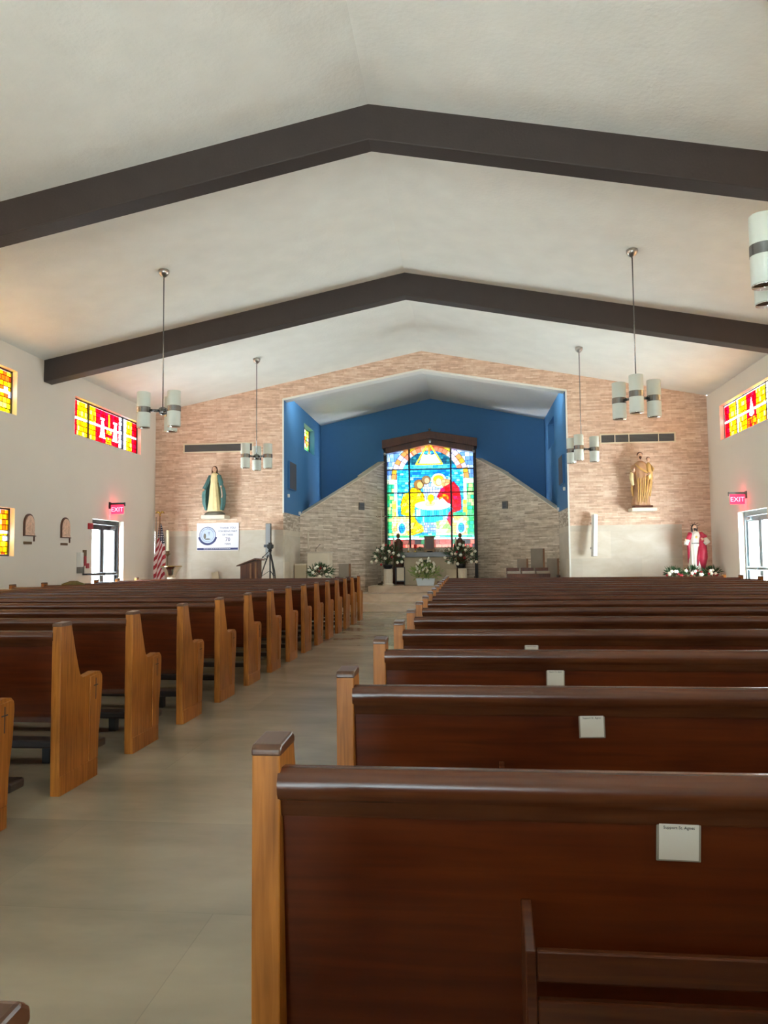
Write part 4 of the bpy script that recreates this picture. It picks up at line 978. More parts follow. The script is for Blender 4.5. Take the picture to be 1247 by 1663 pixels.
mb = MB(); robe(mb, [(0.62, 0.15, -0.06, 0.075, 0.06, 1), (0.8, 0.15, -0.06, 0.07, 0.06, 0.6), (0.95, 0.14, -0.05, 0.06, 0.05, 0.2), (1.0, 0.14, -0.05, 0.025, 0.025, 0)], n=32, folds=7, amp=0.08)
mb.tube([(0.19, -0.05, 0.93), (0.235, -0.09, 0.85), (0.21, -0.13, 0.80)], [0.028, 0.024, 0.016], 8)
ch = mb.build('child_figure', M['gold'], t, smooth=True)
mb = MB(); mb.ball((0.14, -0.06, 1.065), (0.042, 0.045, 0.052), 14, 10); mb.ball((0.14, -0.105, 1.06), (0.008, 0.012, 0.013), 6, 5); mb.build('child_head', M['skin'], ch, smooth=True)
mb = MB(); mb.ball((0.14, -0.045, 1.082), (0.046, 0.047, 0.045), 14, 8); mb.build('child_hair', M['hair'], ch, smooth=True)
mb = MB(); mb.box(-0.2, -0.13, 0, 0.2, 0.13, 0.05); mb.build('statue_base', M['darkwood'], t, bevel=0.012)
mb = MB(); mb.box(-0.30, -0.16, 0, 0.24, 0.25, 0.075); tag(mb.build('wall_shelf', M['stonewhite'], bevel=0.01, loc=(3.94, 17.42, 2.273)), 'pale stone shelf under the man and child statue', 'shelf')

# bearded man in red robe, on a plinth in the right corner
t = thing('corner_statue', 'statue of a bearded man in red robe and white tunic, right front corner', 'statue', (4.92, 17.15, 0.92))
mb = MB(); robe(mb, [(0.04, 0.0, 0, 0.155, 0.12, 1), (0.1, 0, 0, 0.15, 0.115, 1), (0.35, -0.01, 0, 0.12, 0.1, 1), (0.6, -0.02, 0, 0.105, 0.085, 0.6), (0.78, 0, 0, 0.12, 0.085, 0.3), (0.86, 0, 0, 0.09, 0.07, 0.1), (0.9, 0, 0, 0.045, 0.04, 0)], folds=10, amp=0.07); mb.build('tunic', M['robewhite'], t, smooth=True)
mb = MB(); mb.lathe([(0.107, 0.62), (0.112, 0.63), (0.107, 0.64)], (-0.01, 0, 0), 24, 1.0, 0.84); mb.build('belt', M['grey'], t, smooth=True)
mb = MB()
mb.tube([(0.08, 0.0, 0.86), (0.14, -0.04, 0.6), (0.13, -0.07, 0.34), (0.10, -0.05, 0.06)], [0.05, 0.08, 0.10, 0.07], 16, 0.8)
mb.tube([(0.06, -0.08, 0.56), (0.03, -0.11, 0.35), (0.0, -0.1, 0.14)], [0.02, 0.035, 0.02], 8)
mb.tube([(-0.09, 0.02, 0.86), (-0.14, 0.0, 0.6), (-0.13, 0.02, 0.2)], [0.05, 0.035, 0.03], 12)
mb.tube([(-0.07, 0.05, 0.85), (0, 0.08, 0.5), (0.02, 0.07, 0.05)], [0.08, 0.12, 0.12], 16, 0.6)
mb.tube([(-0.09, 0, 0.84), (-0.17, -0.05, 0.70)], [0.055, 0.05], 12); mb.tube([(0.10, 0, 0.84), (0.21, -0.03, 0.74)], [0.055, 0.06], 12)
mb.build('red_robe', M['robered'], t, smooth=True)
mb = MB(); mb.tube([(-0.155, -0.05, 0.70), (-0.21, -0.10, 0.66), (-0.225, -0.12, 0.60)], [0.035, 0.05, 0.045], 12); mb.tube([(0.19, -0.04, 0.74), (0.22, -0.1, 0.66), (0.16, -0.12, 0.62)], [0.04, 0.06, 0.04], 12); mb.build('white_sleeves', M['robewhite'], t, smooth=True)
mb = MB(); hand(mb, (-0.225, -0.13, 0.66), (-0.2, -0.2, 1), 0.02); hand(mb, (0.13, -0.13, 0.70), (-0.6, -0.1, 0.5), 0.02); mb.build('hands', M['skin'], t, smooth=True)
head(t, (-0.02, -0.03, 0.975), 0.062, M['hairdark'], True, M['skin'], beard=True)
mb = MB(); mb.ball((0.0, -0.09, 0.76), (0.022, 0.014, 0.026), 10, 6)
mb.build('gold_heart', M['brass'], t, smooth=True)
mb = MB()
for a in (20, 55, 90, 125, 160): mb.tube([(-0.02+0.05*math.cos(rad(a)), 0.0, 0.985+0.05*math.sin(rad(a))), (0.01+0.115*math.cos(rad(a)), 0.0, 1.0+0.09*math.sin(rad(a)))], [0.006, 0.003], 6)
mb.build('halo_rays', M['hairdark'], t, smooth=True)
mb = MB(); mb.lathe([(0.17, 0), (0.17, 0.03), (0.15, 0.045), (0.02, 0.05)], n=24, sy=0.8); mb.build('statue_base', M['stonewhite'], t, smooth=True)
mb = MB(); mb.box(-0.16, -0.13, -0.12, 0.16, 0.13, 0.0); mb.build('pedestal_block', M['stonewhite'], t)
mb = MB(); mb.box(-0.68, -0.42, 0.0, 0.42, 0.24, 0.58); mb.box(-0.70, -0.44, 0.58, 0.44, 0.26, 0.62); tag(mb.build('statue_plinth', M['midwood'], bevel=0.008, loc=(4.90, 17.15, 0.18)), 'low wooden plinth under the red robed statue and its flowers', 'plinth')

# ---- flowers
def rose_mesh(mb, c, r):
    mb.ball(c, (r, r, r*0.78), 10, 6); mb.ball((c[0], c[1]-r*0.25, c[2]+r*0.2), (r*0.6, r*0.6, r*0.6), 8, 5)
    for k in range(5):
        a = 2*PI*k/5; mb.ball((c[0]+r*0.6*math.cos(a), c[1]-r*0.1, c[2]+r*0.6*math.sin(a)), (r*0.5, r*0.42, r*0.5), 7, 4)
def foliage(mb, c, rx, ry, rz, n, lw, ll, seed, up=0.25):
    R = random.Random(seed)
    for _ in range(n):
        a = R.uniform(0, 2*PI); b = R.uniform(-0.55, 1)*PI/2; q = R.uniform(0.15, 1)**0.5
        d = Vector((math.cos(a)*math.cos(b), math.sin(a)*math.cos(b), math.sin(b)))
        p = Vector(c)+Vector((d.x*rx, d.y*ry, d.z*rz))*q
        d2 = (d+Vector((R.uniform(-.6, .6), R.uniform(-.6, .6), R.uniform(-.4, .6)+up))).normalized()
        s_ = d2.cross(Vector((R.uniform(-1, 1), R.uniform(-1, 1), R.uniform(-1, 1)))).normalized()
        nrm = d2.cross(s_); l_ = ll*R.uniform(0.6, 1.2); w2 = lw*R.uniform(0.6, 1.1)
        vs = [p, p+d2*l_*0.4+s_*w2, p+d2*l_*0.4-s_*w2, p+d2*l_*0.45+nrm*w2*0.5, p+d2*l_]
        mb.add([tuple(v) for v in vs], [(0, 1, 3), (0, 3, 2), (1, 4, 3), (3, 4, 2)])
    for _ in range(14):
        a = R.uniform(0, 2*PI); q = R.uniform(0.2, 0.9)
        mb.tube([(c[0], c[1], c[2]-rz*0.8), (c[0]+math.cos(a)*rx*q*0.5, c[1]+math.sin(a)*ry*q*0.5, c[2]), (c[0]+math.cos(a)*rx*q, c[1]+math.sin(a)*ry*q, c[2]+rz*0.5*q)], 0.004, 4)
def bouquet(name, label, loc, c, rx, ry, rz, roses, reds, lm='leaf', n=420, rr_=0.042, seed=1, vase=None, group=None, extra=True):
    t = thing(name, label, 'flowers', loc, 0, group)
    mb = MB(); foliage(mb, c, rx, ry, rz, n, 0.016, 0.11, seed); f = mb.build('foliage', M[lm], t); f['kind'] = 'stuff'
    if extra:
        mb = MB(); foliage(mb, c, rx*0.95, ry*0.9, rz*0.85, n//5, 0.022, 0.08, seed+5); f = mb.build('dark_foliage', M['darkwood'], t); f['kind'] = 'stuff'
    for (dx, dy, dz) in roses:
        mb = MB(); rose_mesh(mb, (c[0]+dx, c[1]+dy, c[2]+dz), rr_); mb.build('white_rose', M['rose'], t, smooth=True)
    for (dx, dy, dz) in reds:
        mb = MB(); rose_mesh(mb, (c[0]+dx, c[1]+dy, c[2]+dz), rr_*0.8); mb.build('red_flower', M['rosered'], t, smooth=True)
    if vase: vase(t)
    return t
def px2(x, y, cx, cy, k): return ((x-cx)*k, 0, -(y-cy)*k)
YP = 20.72; K = YP/1244
def bowl(t):
    mb = MB(); mb.lathe([(0.07, 0.0), (0.11, 0.02), (0.13, 0.08), (0.14, 0.12), (0.12, 0.12)], n=24); mb.build('bowl', M['black'], t, smooth=True)
# left bouquet: photo-measured rose positions
RL = [(616, 890), (624, 887), (612, 900), (606, 909), (614, 907), (629, 903), (635, 892), (642, 895), (650, 898), (658, 901), (648, 910), (655, 909), (626, 882)]
rl = [((x-632)*K, -0.20+0.12*abs(x-632)/28, -(y-900)*K) for x, y in RL]
tL = bouquet('flower_arrangement', 'round arrangement of white roses on the left pedestal before the altar', (-2.105, YP, 1.01), (0, 0, 0.34), 0.42, 0.28, 0.27, rl, [(-0.16, -0.24, -0.22), (0.13, -0.25, -0.02), (-0.03, -0.2, 0.3)], seed=3, vase=bowl)
RRr = [(732, 890), (736, 897), (731, 911), (742, 897), (746, 888), (749, 882), (750, 899), (745, 913), (758, 891), (762, 885), (768, 898), (767, 910), (773, 893), (775, 910), (725, 903), (755, 884)]
rr2 = [((x-750)*K, -0.20+0.12*abs(x-750)/28, -(y-900)*K) for x, y in RRr]
tR = bouquet('flower_arrangement', 'round arrangement of white roses on the right pedestal before the altar', (-0.14, YP, 1.01), (0, 0, 0.34), 0.45, 0.28, 0.27, rr2, [(0.1, -0.24, -0.06), (-0.1, -0.2, 0.1)], seed=4, vase=bowl)
def pedestal(x, lab):
    t = thing('flower_pedestal', lab, 'pedestal', (x, YP, 0.56))
    mb = MB(); n = 40
    mb.rings([[((0.118+0.006*(j % 2))*math.cos(2*PI*j/n), (0.118+0.006*(j % 2))*math.sin(2*PI*j/n), z) for j in range(n)] for z in (0.06, 0.45)]); mb.build('shaft', M['stonewhite'], t)
    mb = MB(); mb.lathe([(0.15, 0), (0.15, 0.05), (0.125, 0.06), (0.02, 0.061)], n=32); mb.build('foot', M['stonewhite'], t, smooth=False)
pedestal(-2.105, 'fluted white pedestal left of the altar, under white roses'); pedestal(-0.10, 'fluted white pedestal right of the altar, under white roses')
mb = MB(); mb.box(-0.14, -0.12, 0, 0.14, 0.12, 0.43); tag(mb.build('stone_block', M['altarstone'], bevel=0.006, loc=(-0.40, YP+0.18, 0.56)), 'tan stone block beside the right flower pedestal', 'block')
# planter of tulips in front of the altar
t = thing('flower_planter', 'pale planter box packed with white blooms and leaves, front of altar', 'flowers', (-1.08, 20.52, 0.56))
mb = MB(); mb.prism([(-0.215, 0), (0.215, 0), (0.255, 0.2), (-0.255, 0.2)], 'y', -0.09, 0.09); mb.build('planter_box', M['planter'], t, bevel=0.008)
mb = MB(); foliage(mb, (0, 0, 0.34), 0.42, 0.16, 0.2, 420, 0.014, 0.13, 9, up=0.4); f = mb.build('foliage', M['leaflight'], t); f['kind'] = 'stuff'
mb = MB(); foliage(mb, (0, 0, 0.40), 0.27, 0.14, 0.26, 200, 0.012, 0.1, 10, up=0.6); f = mb.build('dark_foliage', M['leaf'], t); f['kind'] = 'stuff'
R = random.Random(5)
for i in range(34):
    a = R.uniform(-1, 1); z = R.uniform(0.36, 0.76-0.18*a*a)
    mb = MB(); c_ = (a*0.25, R.uniform(-0.14, 0.0), z); mb.ball(c_, (0.026, 0.026, 0.034), 8, 6); mb.ball((c_[0]+0.012, c_[1]-0.008, c_[2]), (0.018, 0.018, 0.034), 6, 5); mb.build('white_bloom', M['rose'], t, smooth=True)
mb = MB(); mb.lathe([(0.05, 0), (0.07, 0.06), (0.075, 0.1), (0.06, 0.11)], n=16); tag(mb.build('small_pot', M['bronze'], smooth=True, loc=(-0.70, 20.52, 0.56)), 'small orange-brown pot right of the white planter', 'pot')
# bouquet by the stone pulpit
bouquet('flower_arrangement', 'low bouquet of white roses before the stone pulpit at left', (-3.42, 17.9, 0.86), (0, 0, 0.12), 0.30, 0.2, 0.15,
        [(-0.24, -0.12, 0.05), (-0.15, -0.17, 0.0), (-0.05, -0.15, 0.13), (0.12, -0.13, 0.09), (0.17, -0.15, -0.05), (0.24, -0.12, -0.06), (-0.1, -0.13, 0.1), (0.02, -0.2, -0.09)], [(0.03, -0.16, 0.1), (-0.02, -0.1, 0.02)], seed=8, n=300, rr_=0.036)
mb = MB(); mb.box(-0.2, -0.15, 0, 0.2, 0.15, 0.86); tag(mb.build('flower_stand', M['stonewhite'], loc=(-3.42, 17.9, 0.0), bevel=0.01), 'stone stand under the low bouquet by the pulpit', 'stand')
# flowers round the corner statue
R = random.Random(12)
for i, (x, z, lab) in enumerate(((4.38, 0.93, 'red and white flower cluster left of the red robed statue'), (4.75, 0.92, 'red and white flower cluster at the feet of the red robed statue'), (5.14, 0.92, 'white and red flower cluster right of the red robed statue, by the wall'))):
    rs = [(R.uniform(-0.17, 0.17), -0.1-R.uniform(0, 0.04), R.uniform(-0.04, 0.07)) for _ in range(5)]; rd = [(R.uniform(-0.17, 0.17), -0.1, R.uniform(-0.05, 0.05)) for _ in range(5)]
    bouquet('flower_arrangement', lab, (x, 16.87, 0.80), (0, 0, 0.12), 0.17, 0.09, 0.09, rs, rd, seed=20+i, n=120, rr_=0.034)

# ---- banner
t = thing('banner', 'white anniversary banner reading THANK YOU FOR BEING PART OF THESE 70 YEARS', 'banner', (-5.845, YF-0.012, 1.845))
hw, hh = 0.51, 0.325
mb = MB(); mb.box(-hw, -0.004, -hh, hw, 0.004, hh); mb.build('banner_sheet', M['bannerwhite'], t)
mb = MB(); mb.box(-hw+0.01, -0.007, -hh+0.012, hw-0.02, -0.004, -hh+0.062); mb.build('footer_stripe', M['navy'], t)
mb = MB(); R = random.Random(2); x = -hw+0.17
while x < 0.3:
    l_ = R.uniform(0.015, 0.05); mb.box(x, -0.0085, -hh+0.03, x+l_, -0.007, -hh+0.044); x += l_+0.01
mb.build('footer_lettering', M['bannerwhite'], t)
cx_, cz_ = -0.245, 0.035
def ring(mb, r0_, r1_, a0, a1, y, n=40):
    vs = []; 
    for i in range(n+1):
        a = a0+(a1-a0)*i/n; vs += [(cx_+r0_*math.cos(a), y, cz_+r0_*math.sin(a)), (cx_+r1_*math.cos(a), y, cz_+r1_*math.sin(a))]
    mb.add(vs, [(2*i, 2*i+1, 2*i+3, 2*i+2) for i in range(n)])
mb = MB(); ring(mb, 0, 0.195, 0, 2*PI, -0.0055); mb.build('emblem_disc', M['paleblue'], t)
mb = MB(); ring(mb, 0.19, 0.203, 0, 2*PI, -0.0065); ring(mb, 0.148, 0.153, 0, 2*PI, -0.0065)
mb.box(cx_+0.028, -0.0075, cz_-0.0, cx_+0.036, -0.006, cz_+0.085); mb.box(cx_+0.005, -0.0075, cz_+0.055, cx_+0.06, -0.006, cz_+0.063); mb.build('emblem_lines', M['navy'], t)
mb = MB(); ring(mb, 0.185, 0.235, PI*1.06, PI*1.94, -0.008); mb.build('emblem_ribbon', M['navy'], t)
mb = MB(); mb.ball((cx_-0.07, -0.004, cz_-0.02), (0.035, 0.004, 0.07), 12, 8); mb.ball((cx_, -0.004, cz_-0.09), (0.08, 0.004, 0.02), 12, 6); mb.build('emblem_figure', M['grey'], t)
for i, ch_ in enumerate('ST. AGNES'):
    a = PI*0.80-i*PI*0.60/8
    o = text('emblem_letter', ch_, 0.036, M['navy'], t, (cx_+0.168*math.cos(a), -0.008, cz_+0.168*math.sin(a)), rot=(PI/2, -(a-PI/2), 0)) if ch_ != ' ' else None
for s_, z, sz in (('THANK YOU', 0.205, 0.066), ('FOR BEING PART', 0.125, 0.060), ('OF THESE', 0.04, 0.060), ('70', -0.07, 0.12), ('YEARS', -0.175, 0.055)):
    text('banner_lettering', s_, sz, M['navy'], t, (0.245, -0.006, z))

# ---- line speakers
for (x, y, z, rx, lab, w_) in ((-4.575, 17.5, 1.74, 0.0, 'grey slim column speaker on the wall behind the lectern', 0.06), (2.86, 17.48, 1.76, 0.0, 'white slim column speaker leaning off the pale right wall', 0.052)):
    t = thing('column_speaker', lab, 'speaker', (x, y, z))
    if x > 0: t.rotation_euler = (rad(-4), rad(4.5), rad(20))
    hz = 0.395 if x < 0 else 0.47
    mb = MB(); mb.box(-w_, -0.04, -hz, w_, 0.06, hz); mb.build('speaker_body', M['grey'] if x < 0 else M['white'], t, bevel=0.008)
    mb = MB(); mb.box(-w_*0.85, -0.046, -hz*0.97, w_*0.85, -0.04, hz*0.97); mb.build('speaker_grille', mat_plain('speaker_grille', (150, 152, 156), 0.6) if x < 0 else M['planter'], t)  # right speaker paler and bluer: sunlight put into its colours
    mb = MB(); mb.box(-0.02, 0.05, -0.3, 0.02, 0.15, -0.26); mb.box(-0.02, 0.05, 0.26, 0.02, 0.15, 0.30); mb.build('wall_bracket', M['grey'], t)
# recessed wall speakers in the blue walls
for (x, y, lab, s_) in ((CL, 18.40, 'dark tall speaker panel on the left blue wall', 1), (CR, 18.38, 'dark tall speaker panel on the right blue wall', -1)):
    t = thing('wall_speaker', lab, 'speaker', (x, y, 3.33))
    mb = MB(); mb.box(0, -0.36, -0.34, s_*0.05, 0.36, 0.34); mb.build('cabinet', M['blue'], t, bevel=0.006)
    mb = MB(); mb.box(s_*0.05, -0.345, -0.325, s_*0.056, 0.345, 0.325); mb.build('speaker_grille', M['darkgrey'], t)
for (x, y, z, lab, s_) in ((CL, 18.02, 2.82, 'tiny white sensor on the left blue wall', 1), (CR, 18.02, 2.86, 'tiny white sensor on the right blue wall', -1), (CL, 19.25, 2.47, 'tiny white box at the foot of the left blue wall', 1), (CR, 19.25, 2.47, 'tiny white box at the foot of the right blue wall', -1)):
    mb = MB(); mb.box(0, -0.03, -0.04, s_*0.05, 0.03, 0.04); tag(mb.build('wall_sensor', M['white'], loc=(x, y, z), bevel=0.008), lab, 'sensor')
for (x, z, lab) in ((-2.83, 2.73, 'small square wall vent left of the altar window'), (1.07, 2.70, 'small square wall vent right of the altar window')):
    t = thing('square_vent', lab, 'vent', (x, 20.80, z), rotz=rad(45) if x < 0 else rad(-49))
    mb = MB(); mb.box(-0.085, -0.03, -0.1, 0.085, 0.05, 0.1); mb.build('vent_box', M['grey'], t)
    mb = MB()
    for q in range(6): mb.box(-0.07, -0.036, -0.08+q*0.028, 0.07, -0.03, -0.064+q*0.028)
    mb.build('louvre_slats', M['darkgrey'], t)
# camera and spotlights on the window hood
for (x, z, lab) in ((-0.985, 4.98, 'small dome camera on the peak of the window hood'),):
    t = thing('security_camera', lab, 'camera', (x, YW-0.1, 4.935)); mb = MB(); mb.lathe([(0.03, 0), (0.03, 0.03), (0.01, 0.035)], n=12); mb.build('mount', M['grey'], t); mb = MB(); mb.ball((0, -0.0, 0.06), 0.035, 12, 8); mb.build('dome', M['chromedark'], t, smooth=True)
for (x, z, lab) in ((-2.27, 4.32, 'small white spotlight under the left end of the window hood'), (0.27, 4.33, 'small white spotlight under the right end of the window hood'), (-0.97, 4.66, 'small white spotlight under the peak of the window hood')):
    t = thing('spotlight', lab, 'spotlight', (x, YW-0.20, z)); mb = MB(); mb.tube([(0, 0, 0), (0, 0.06, 0.05)], 0.008, 6); mb.build('arm', M['grey'], t); mb = MB(); mb.tube([(0.0, 0.02, 0.03), (0, -0.06, -0.04)], [0.032, 0.04], 12); mb.build('lamp_head', M['chrome'], t, smooth=True)
mb = MB(); mb.lathe([(0.05, 0), (0.06, 0.03), (0.06, 0.05)], n=16); tag(mb.build('smoke_detector', M['grey'], loc=(-3.55, 18.5, chz(-3.55)-0.05)), 'small round detector on the chancel ceiling near its left corner', 'detector')

# ------------------------------------------------------------------ left wall fittings
def exit_sign(lab, x, y, z, s_):
    t = thing('exit_sign', lab, 'sign', (x, y, z))
    mb = MB(); mb.box(0, -0.02, 0.10, s_*0.34, 0.02, 0.145); mb.box(0, -0.035, 0.02, s_*0.025, 0.035, 0.16); mb.box(s_*0.325, -0.022, 0.07, s_*0.34, 0.022, 0.15); mb.build('mounting_bar', M['darkframe'] if s_ > 0 else M['grey'], t, bevel=0.003)
    a, b = sorted((s_*0.04, s_*0.31))
    mb = MB(); mb.box(a, -0.008, -0.09, b, 0.008, 0.10); mb.build('lit_panel', M['exitred'], t)
    text('exit_lettering', 'EXIT', 0.13, M['exitletter'], t, ((a+b)/2, -0.010, 0.0), extrude=0.001)
    return t
exit_sign('red lit EXIT sign above the left exit door', WL, 15.30, 2.36, 1); exit_sign('red lit EXIT sign above the right exit door', WR, 15.45, 2.36, -1)
for nm, (xx_, yy_, s_) in (('l', (WL+0.19, 15.2, 1)), ('r', (WR-0.19, 15.35, -1))):
    l = bpy.data.lights.new('exit_sign_glow', 'POINT'); l.energy = 2.8; l.color = (1, 0.05, 0.12); l.shadow_soft_size = 0.08
    o = bpy.data.objects.new('exit_sign_glow', l); COL.objects.link(o); o.location = (xx_, yy_+0.19, 2.36)
for (y, lab) in ((12.32, 'arched painted relief plaque on left wall, nearer the lower window'), (13.51, 'arched painted relief plaque on left wall, nearer the exit door')):
    t = thing('station_plaque', lab, 'plaque', (WL, y, 1.72), 0, 'station plaques on the left wall')
    def arch(w_, h0, h1, n=10):
        pts = [(-w_, 0), (w_, 0), (w_, h0)]
        for i in range(1, n): a = i/n; pts.append((w_*math.cos(a*PI/2)**1.0, h0+(h1-h0)*math.sin(a*PI/2)))
        pts.append((0, h1))
        for i in range(n-1, 0, -1): a = i/n; pts.append((-w_*math.cos(a*PI/2), h0+(h1-h0)*math.sin(a*PI/2)))
        pts.append((-w_, h0)); return pts
    mb = MB(); mb.prism(arch(0.155, 0.2, 0.385), 'x', 0, 0.03); mb.build('plaque_frame', M['darkwood'], t, bevel=0.004)
    mb = MB(); mb.T = Matrix.Translation((0, 0, 0.02)); mb.prism(arch(0.13, 0.18, 0.335), 'x', 0.03, 0.042)
    for (cy, cz, ry, rz) in ((-0.05, 0.14, 0.03, 0.09), (0.02, 0.16, 0.03, 0.11), (0.07, 0.1, 0.03, 0.07), (-0.02, 0.06, 0.07, 0.03)): mb.ball((0.043, cy, cz), (0.014, ry, rz), 10, 8)
    mb.T = None
    mb.build('painted_relief', M['relief'], t, smooth=False)
    mb = MB(); mb.box(0, 0.16, -0.085, 0.02, 0.178, 0.05); mb.box(0, 0.135, 0.0, 0.02, 0.215, 0.015); mb.build('small_cross', M['darkwood'], t)
    mb = MB(); mb.box(0, -0.14, -0.135, 0.015, 0.10, -0.09); mb.build('name_plate', M['bronze'], t, bevel=0.004)
mb = MB(); mb.box(0, -0.07, -0.06, 0.05, 0.07, 0.06); mb.box(0.05, -0.05, -0.03, 0.06, 0.05, 0.03); tag(mb.build('fire_alarm', M['red'], loc=(WL, 14.45, 1.98), bevel=0.006), 'small red fire alarm left of the left exit door', 'alarm')
mb = MB(); mb.box(0, -0.06, -0.06, 0.05, 0.06, 0.06); tag(mb.build('fire_alarm', M['red'], loc=(WR, 14.25, 1.98), bevel=0.006), 'small red fire alarm at the right photo edge', 'alarm')
t = thing('sanitizer_dispenser', 'white soap dispenser with grey tray on left wall near the exit door', 'dispenser', (WL, 14.02, 1.06))
mb = MB(); mb.box(0, -0.055, 0.12, 0.09, 0.055, 0.40); mb.build('dispenser_body', M['white'], t, bevel=0.01); mb = MB(); mb.box(0, -0.05, 0, 0.08, 0.05, 0.12); mb.build('drip_tray', M['grey'], t, bevel=0.006)
t = thing('wall_notice', 'brown and red notice panels on left wall beside the dispenser', 'notice', (WL, 14.28, 1.25))
mb = MB(); mb.box(0, -0.08, 0.14, 0.015, 0.05, 0.26); mb.build('upper_panel', M['bronze'], t); mb = MB(); mb.box(0, -0.03, -0.05, 0.015, 0.05, 0.14); mb.box(0, 0.05, -0.1, 0.016, 0.16, 0.0); mb.build('red_panel', M['red'], t); mb = MB(); mb.box(0, -0.09, 0.0, 0.015, -0.05, 0.13); mb.build('dark_panel', M['black'], t)
t = thing('wall_bracket_shelf', 'small dark bracket with ledge on left wall under the notices', 'bracket', (WL, 14.28, 1.02)); mb = MB(); mb.box(0, -0.08, 0, 0.02, -0.04, 0.18); mb.build('upright', M['grey'], t); mb = MB(); mb.box(0, -0.08, 0, 0.1, 0.13, 0.03); mb.build('ledge', M['darkgrey'], t)

# ------------------------------------------------------------------ flag
t = thing('flag_stand', 'furled United States flag on a pole with gold eagle, left front corner', 'flag', (-7.14, 17.34, 0.18))
mb = MB(); mb.lathe([(0.14, 0), (0.14, 0.02), (0.1, 0.05), (0.03, 0.08), (0.02, 0.1)], n=24); mb.build('pole_base', M['brass'], t, smooth=True)
mb = MB(); mb.tube([(0, 0, 0.05), (0, 0, 2.16)], 0.013, 10); mb.build('pole', M['midwood'], t, smooth=True)
mb = MB(); mb.ball((0, 0, 2.17), 0.022, 10, 8); mb.ball((0, 0, 2.215), (0.018, 0.02, 0.035), 10, 8); mb.ball((0, -0.02, 2.255), (0.012, 0.016, 0.012), 8, 6)
for s_ in (-1, 1):
    mb.rings([[(s_*x_, 0.006, z_+0.012), (s_*x_, -0.006, z_+0.012), (s_*x_, -0.006, z_-w__), (s_*x_, 0.006, z_-w__)] for x_, z_, w__ in ((0.01, 2.22, 0.03), (0.04, 2.265, 0.035), (0.075, 2.26, 0.03), (0.105, 2.22, 0.01))])
mb.build('gold_eagle', M['brass'], t, smooth=True)
nA, nB = 90, 150; ztop, zbot = 1.98, 0.55
vs, fs, cs = [], [], []
def flag_pt(i, j):
    u = i/nA; v = j/nB; z = ztop-(ztop-zbot)*v
    half = 0.02+0.10*min(1, v*1.7)**0.8-0.02*max(0, v-0.75)*2
    a = 2*PI*u; k_ = 1+0.25*math.sin(5*a+v*4)
    return (0.01*math.sin(v*6)+half*k_*math.cos(a), 0.02+half*0.55*k_*math.sin(a), z)
for j in range(nB+1):
    for i in range(nA): vs.append(flag_pt(i, j))
for j in range(nB):
    for i in range(nA):
        fs.append((j*nA+i, j*nA+(i+1) % nA, (j+1)*nA+(i+1) % nA, (j+1)*nA+i))
        u, v = i/nA, j/nB; d = v*9.5-abs(((u*2+0.5) % 1)-0.5)*2.2
        side_ = math.cos(2*PI*u)
        if v < 0.27+0.07*side_:
            st = (abs((u*14) % 1-0.5) < 0.22) and (abs((v*26) % 1-0.5) < 0.22); c_ = (230, 230, 235) if st else (26, 32, 62)
        else: c_ = (160, 24, 44) if (v*15+side_*2.6) % 2 < 1 else (232, 214, 214)
        cs.append(s2l(c_))
me = bpy.data.meshes.new('flag_cloth'); me.from_pydata(vs, [], fs); me.update(); at = me.color_attributes.new('Col', 'FLOAT_COLOR', 'CORNER')
at.data.foreach_set('color', np.concatenate([np.repeat(np.array(cs), 4, 0), np.ones((len(cs)*4, 1))], 1).astype(np.float32).ravel()); me.materials.append(M['stripe']); me.polygons.foreach_set('use_smooth', [True]*len(fs))
o = bpy.data.objects.new('flag_cloth', me); COL.objects.link(o); o.parent = t
# second bare pole in the corner
t = thing('bare_pole', 'thin bare pole standing in the corner behind the flag', 'pole', (-7.33, 17.58, 0.18)); mb = MB(); mb.tube([(0, 0, 0.03), (0, 0, 2.15)], 0.011, 8); mb.build('pole', M['upholstery'], t, smooth=True); mb = MB(); mb.lathe([(0.05, 0), (0.05, 0.02), (0.015, 0.04)], n=20); mb.build('pole_foot', M['bronze'], t)
# tall candle on stand
t = thing('candle_stand', 'tall ivory paschal candle on brass stand beside the flag', 'candle', (-6.86, 17.12, 0.18))
mb = MB(); mb.lathe([(0.115, 0), (0.115, 0.02), (0.06, 0.05), (0.015, 0.1), (0.012, 1.2), (0.03, 1.22), (0.05, 1.25), (0.075, 1.26), (0.04, 1.28), (0.045, 1.33), (0.01, 1.33)], n=24); mb.build('brass_stand', M['bronze'], t, smooth=True)
mb = MB(); mb.lathe([(0.034, 1.33), (0.034, 1.80), (0.02, 1.81)], n=20); cn = mb.build('candle', M['wax'], t, smooth=True); mb = MB(); mb.tube([(0, 0, 1.81), (0, 0, 1.84)], 0.003, 5); mb.build('wick', M['black'], cn)
# baptismal font
t = thing('baptismal_font', 'silver flared baptismal font bowl left of the banner', 'font', (-6.61, 16.72, 0.18))
mb = MB(); mb.lathe([(0.20, 0), (0.20, 0.03), (0.08, 0.08), (0.075, 0.3), (0.06, 0.5), (0.08, 0.68), (0.10, 0.75), (0.02, 0.76)], n=28); mb.build('font_stem', M['stonewhite'], t, smooth=True)
mb = MB(); mb.lathe([(0.09, 0.72), (0.12, 0.80), (0.18, 0.90), (0.235, 0.97), (0.24, 0.985), (0.225, 0.985), (0.17, 0.92), (0.1, 0.87), (0.01, 0.86)], n=36); mb.build('silver_bowl', M['steel'], t, smooth=True)
mb = MB(); mb.lathe([(0.215, 0.975), (0.238, 0.975), (0.242, 0.99), (0.22, 0.99)], n=36); mb.build('bowl_rim', M['brass'], t, smooth=True)
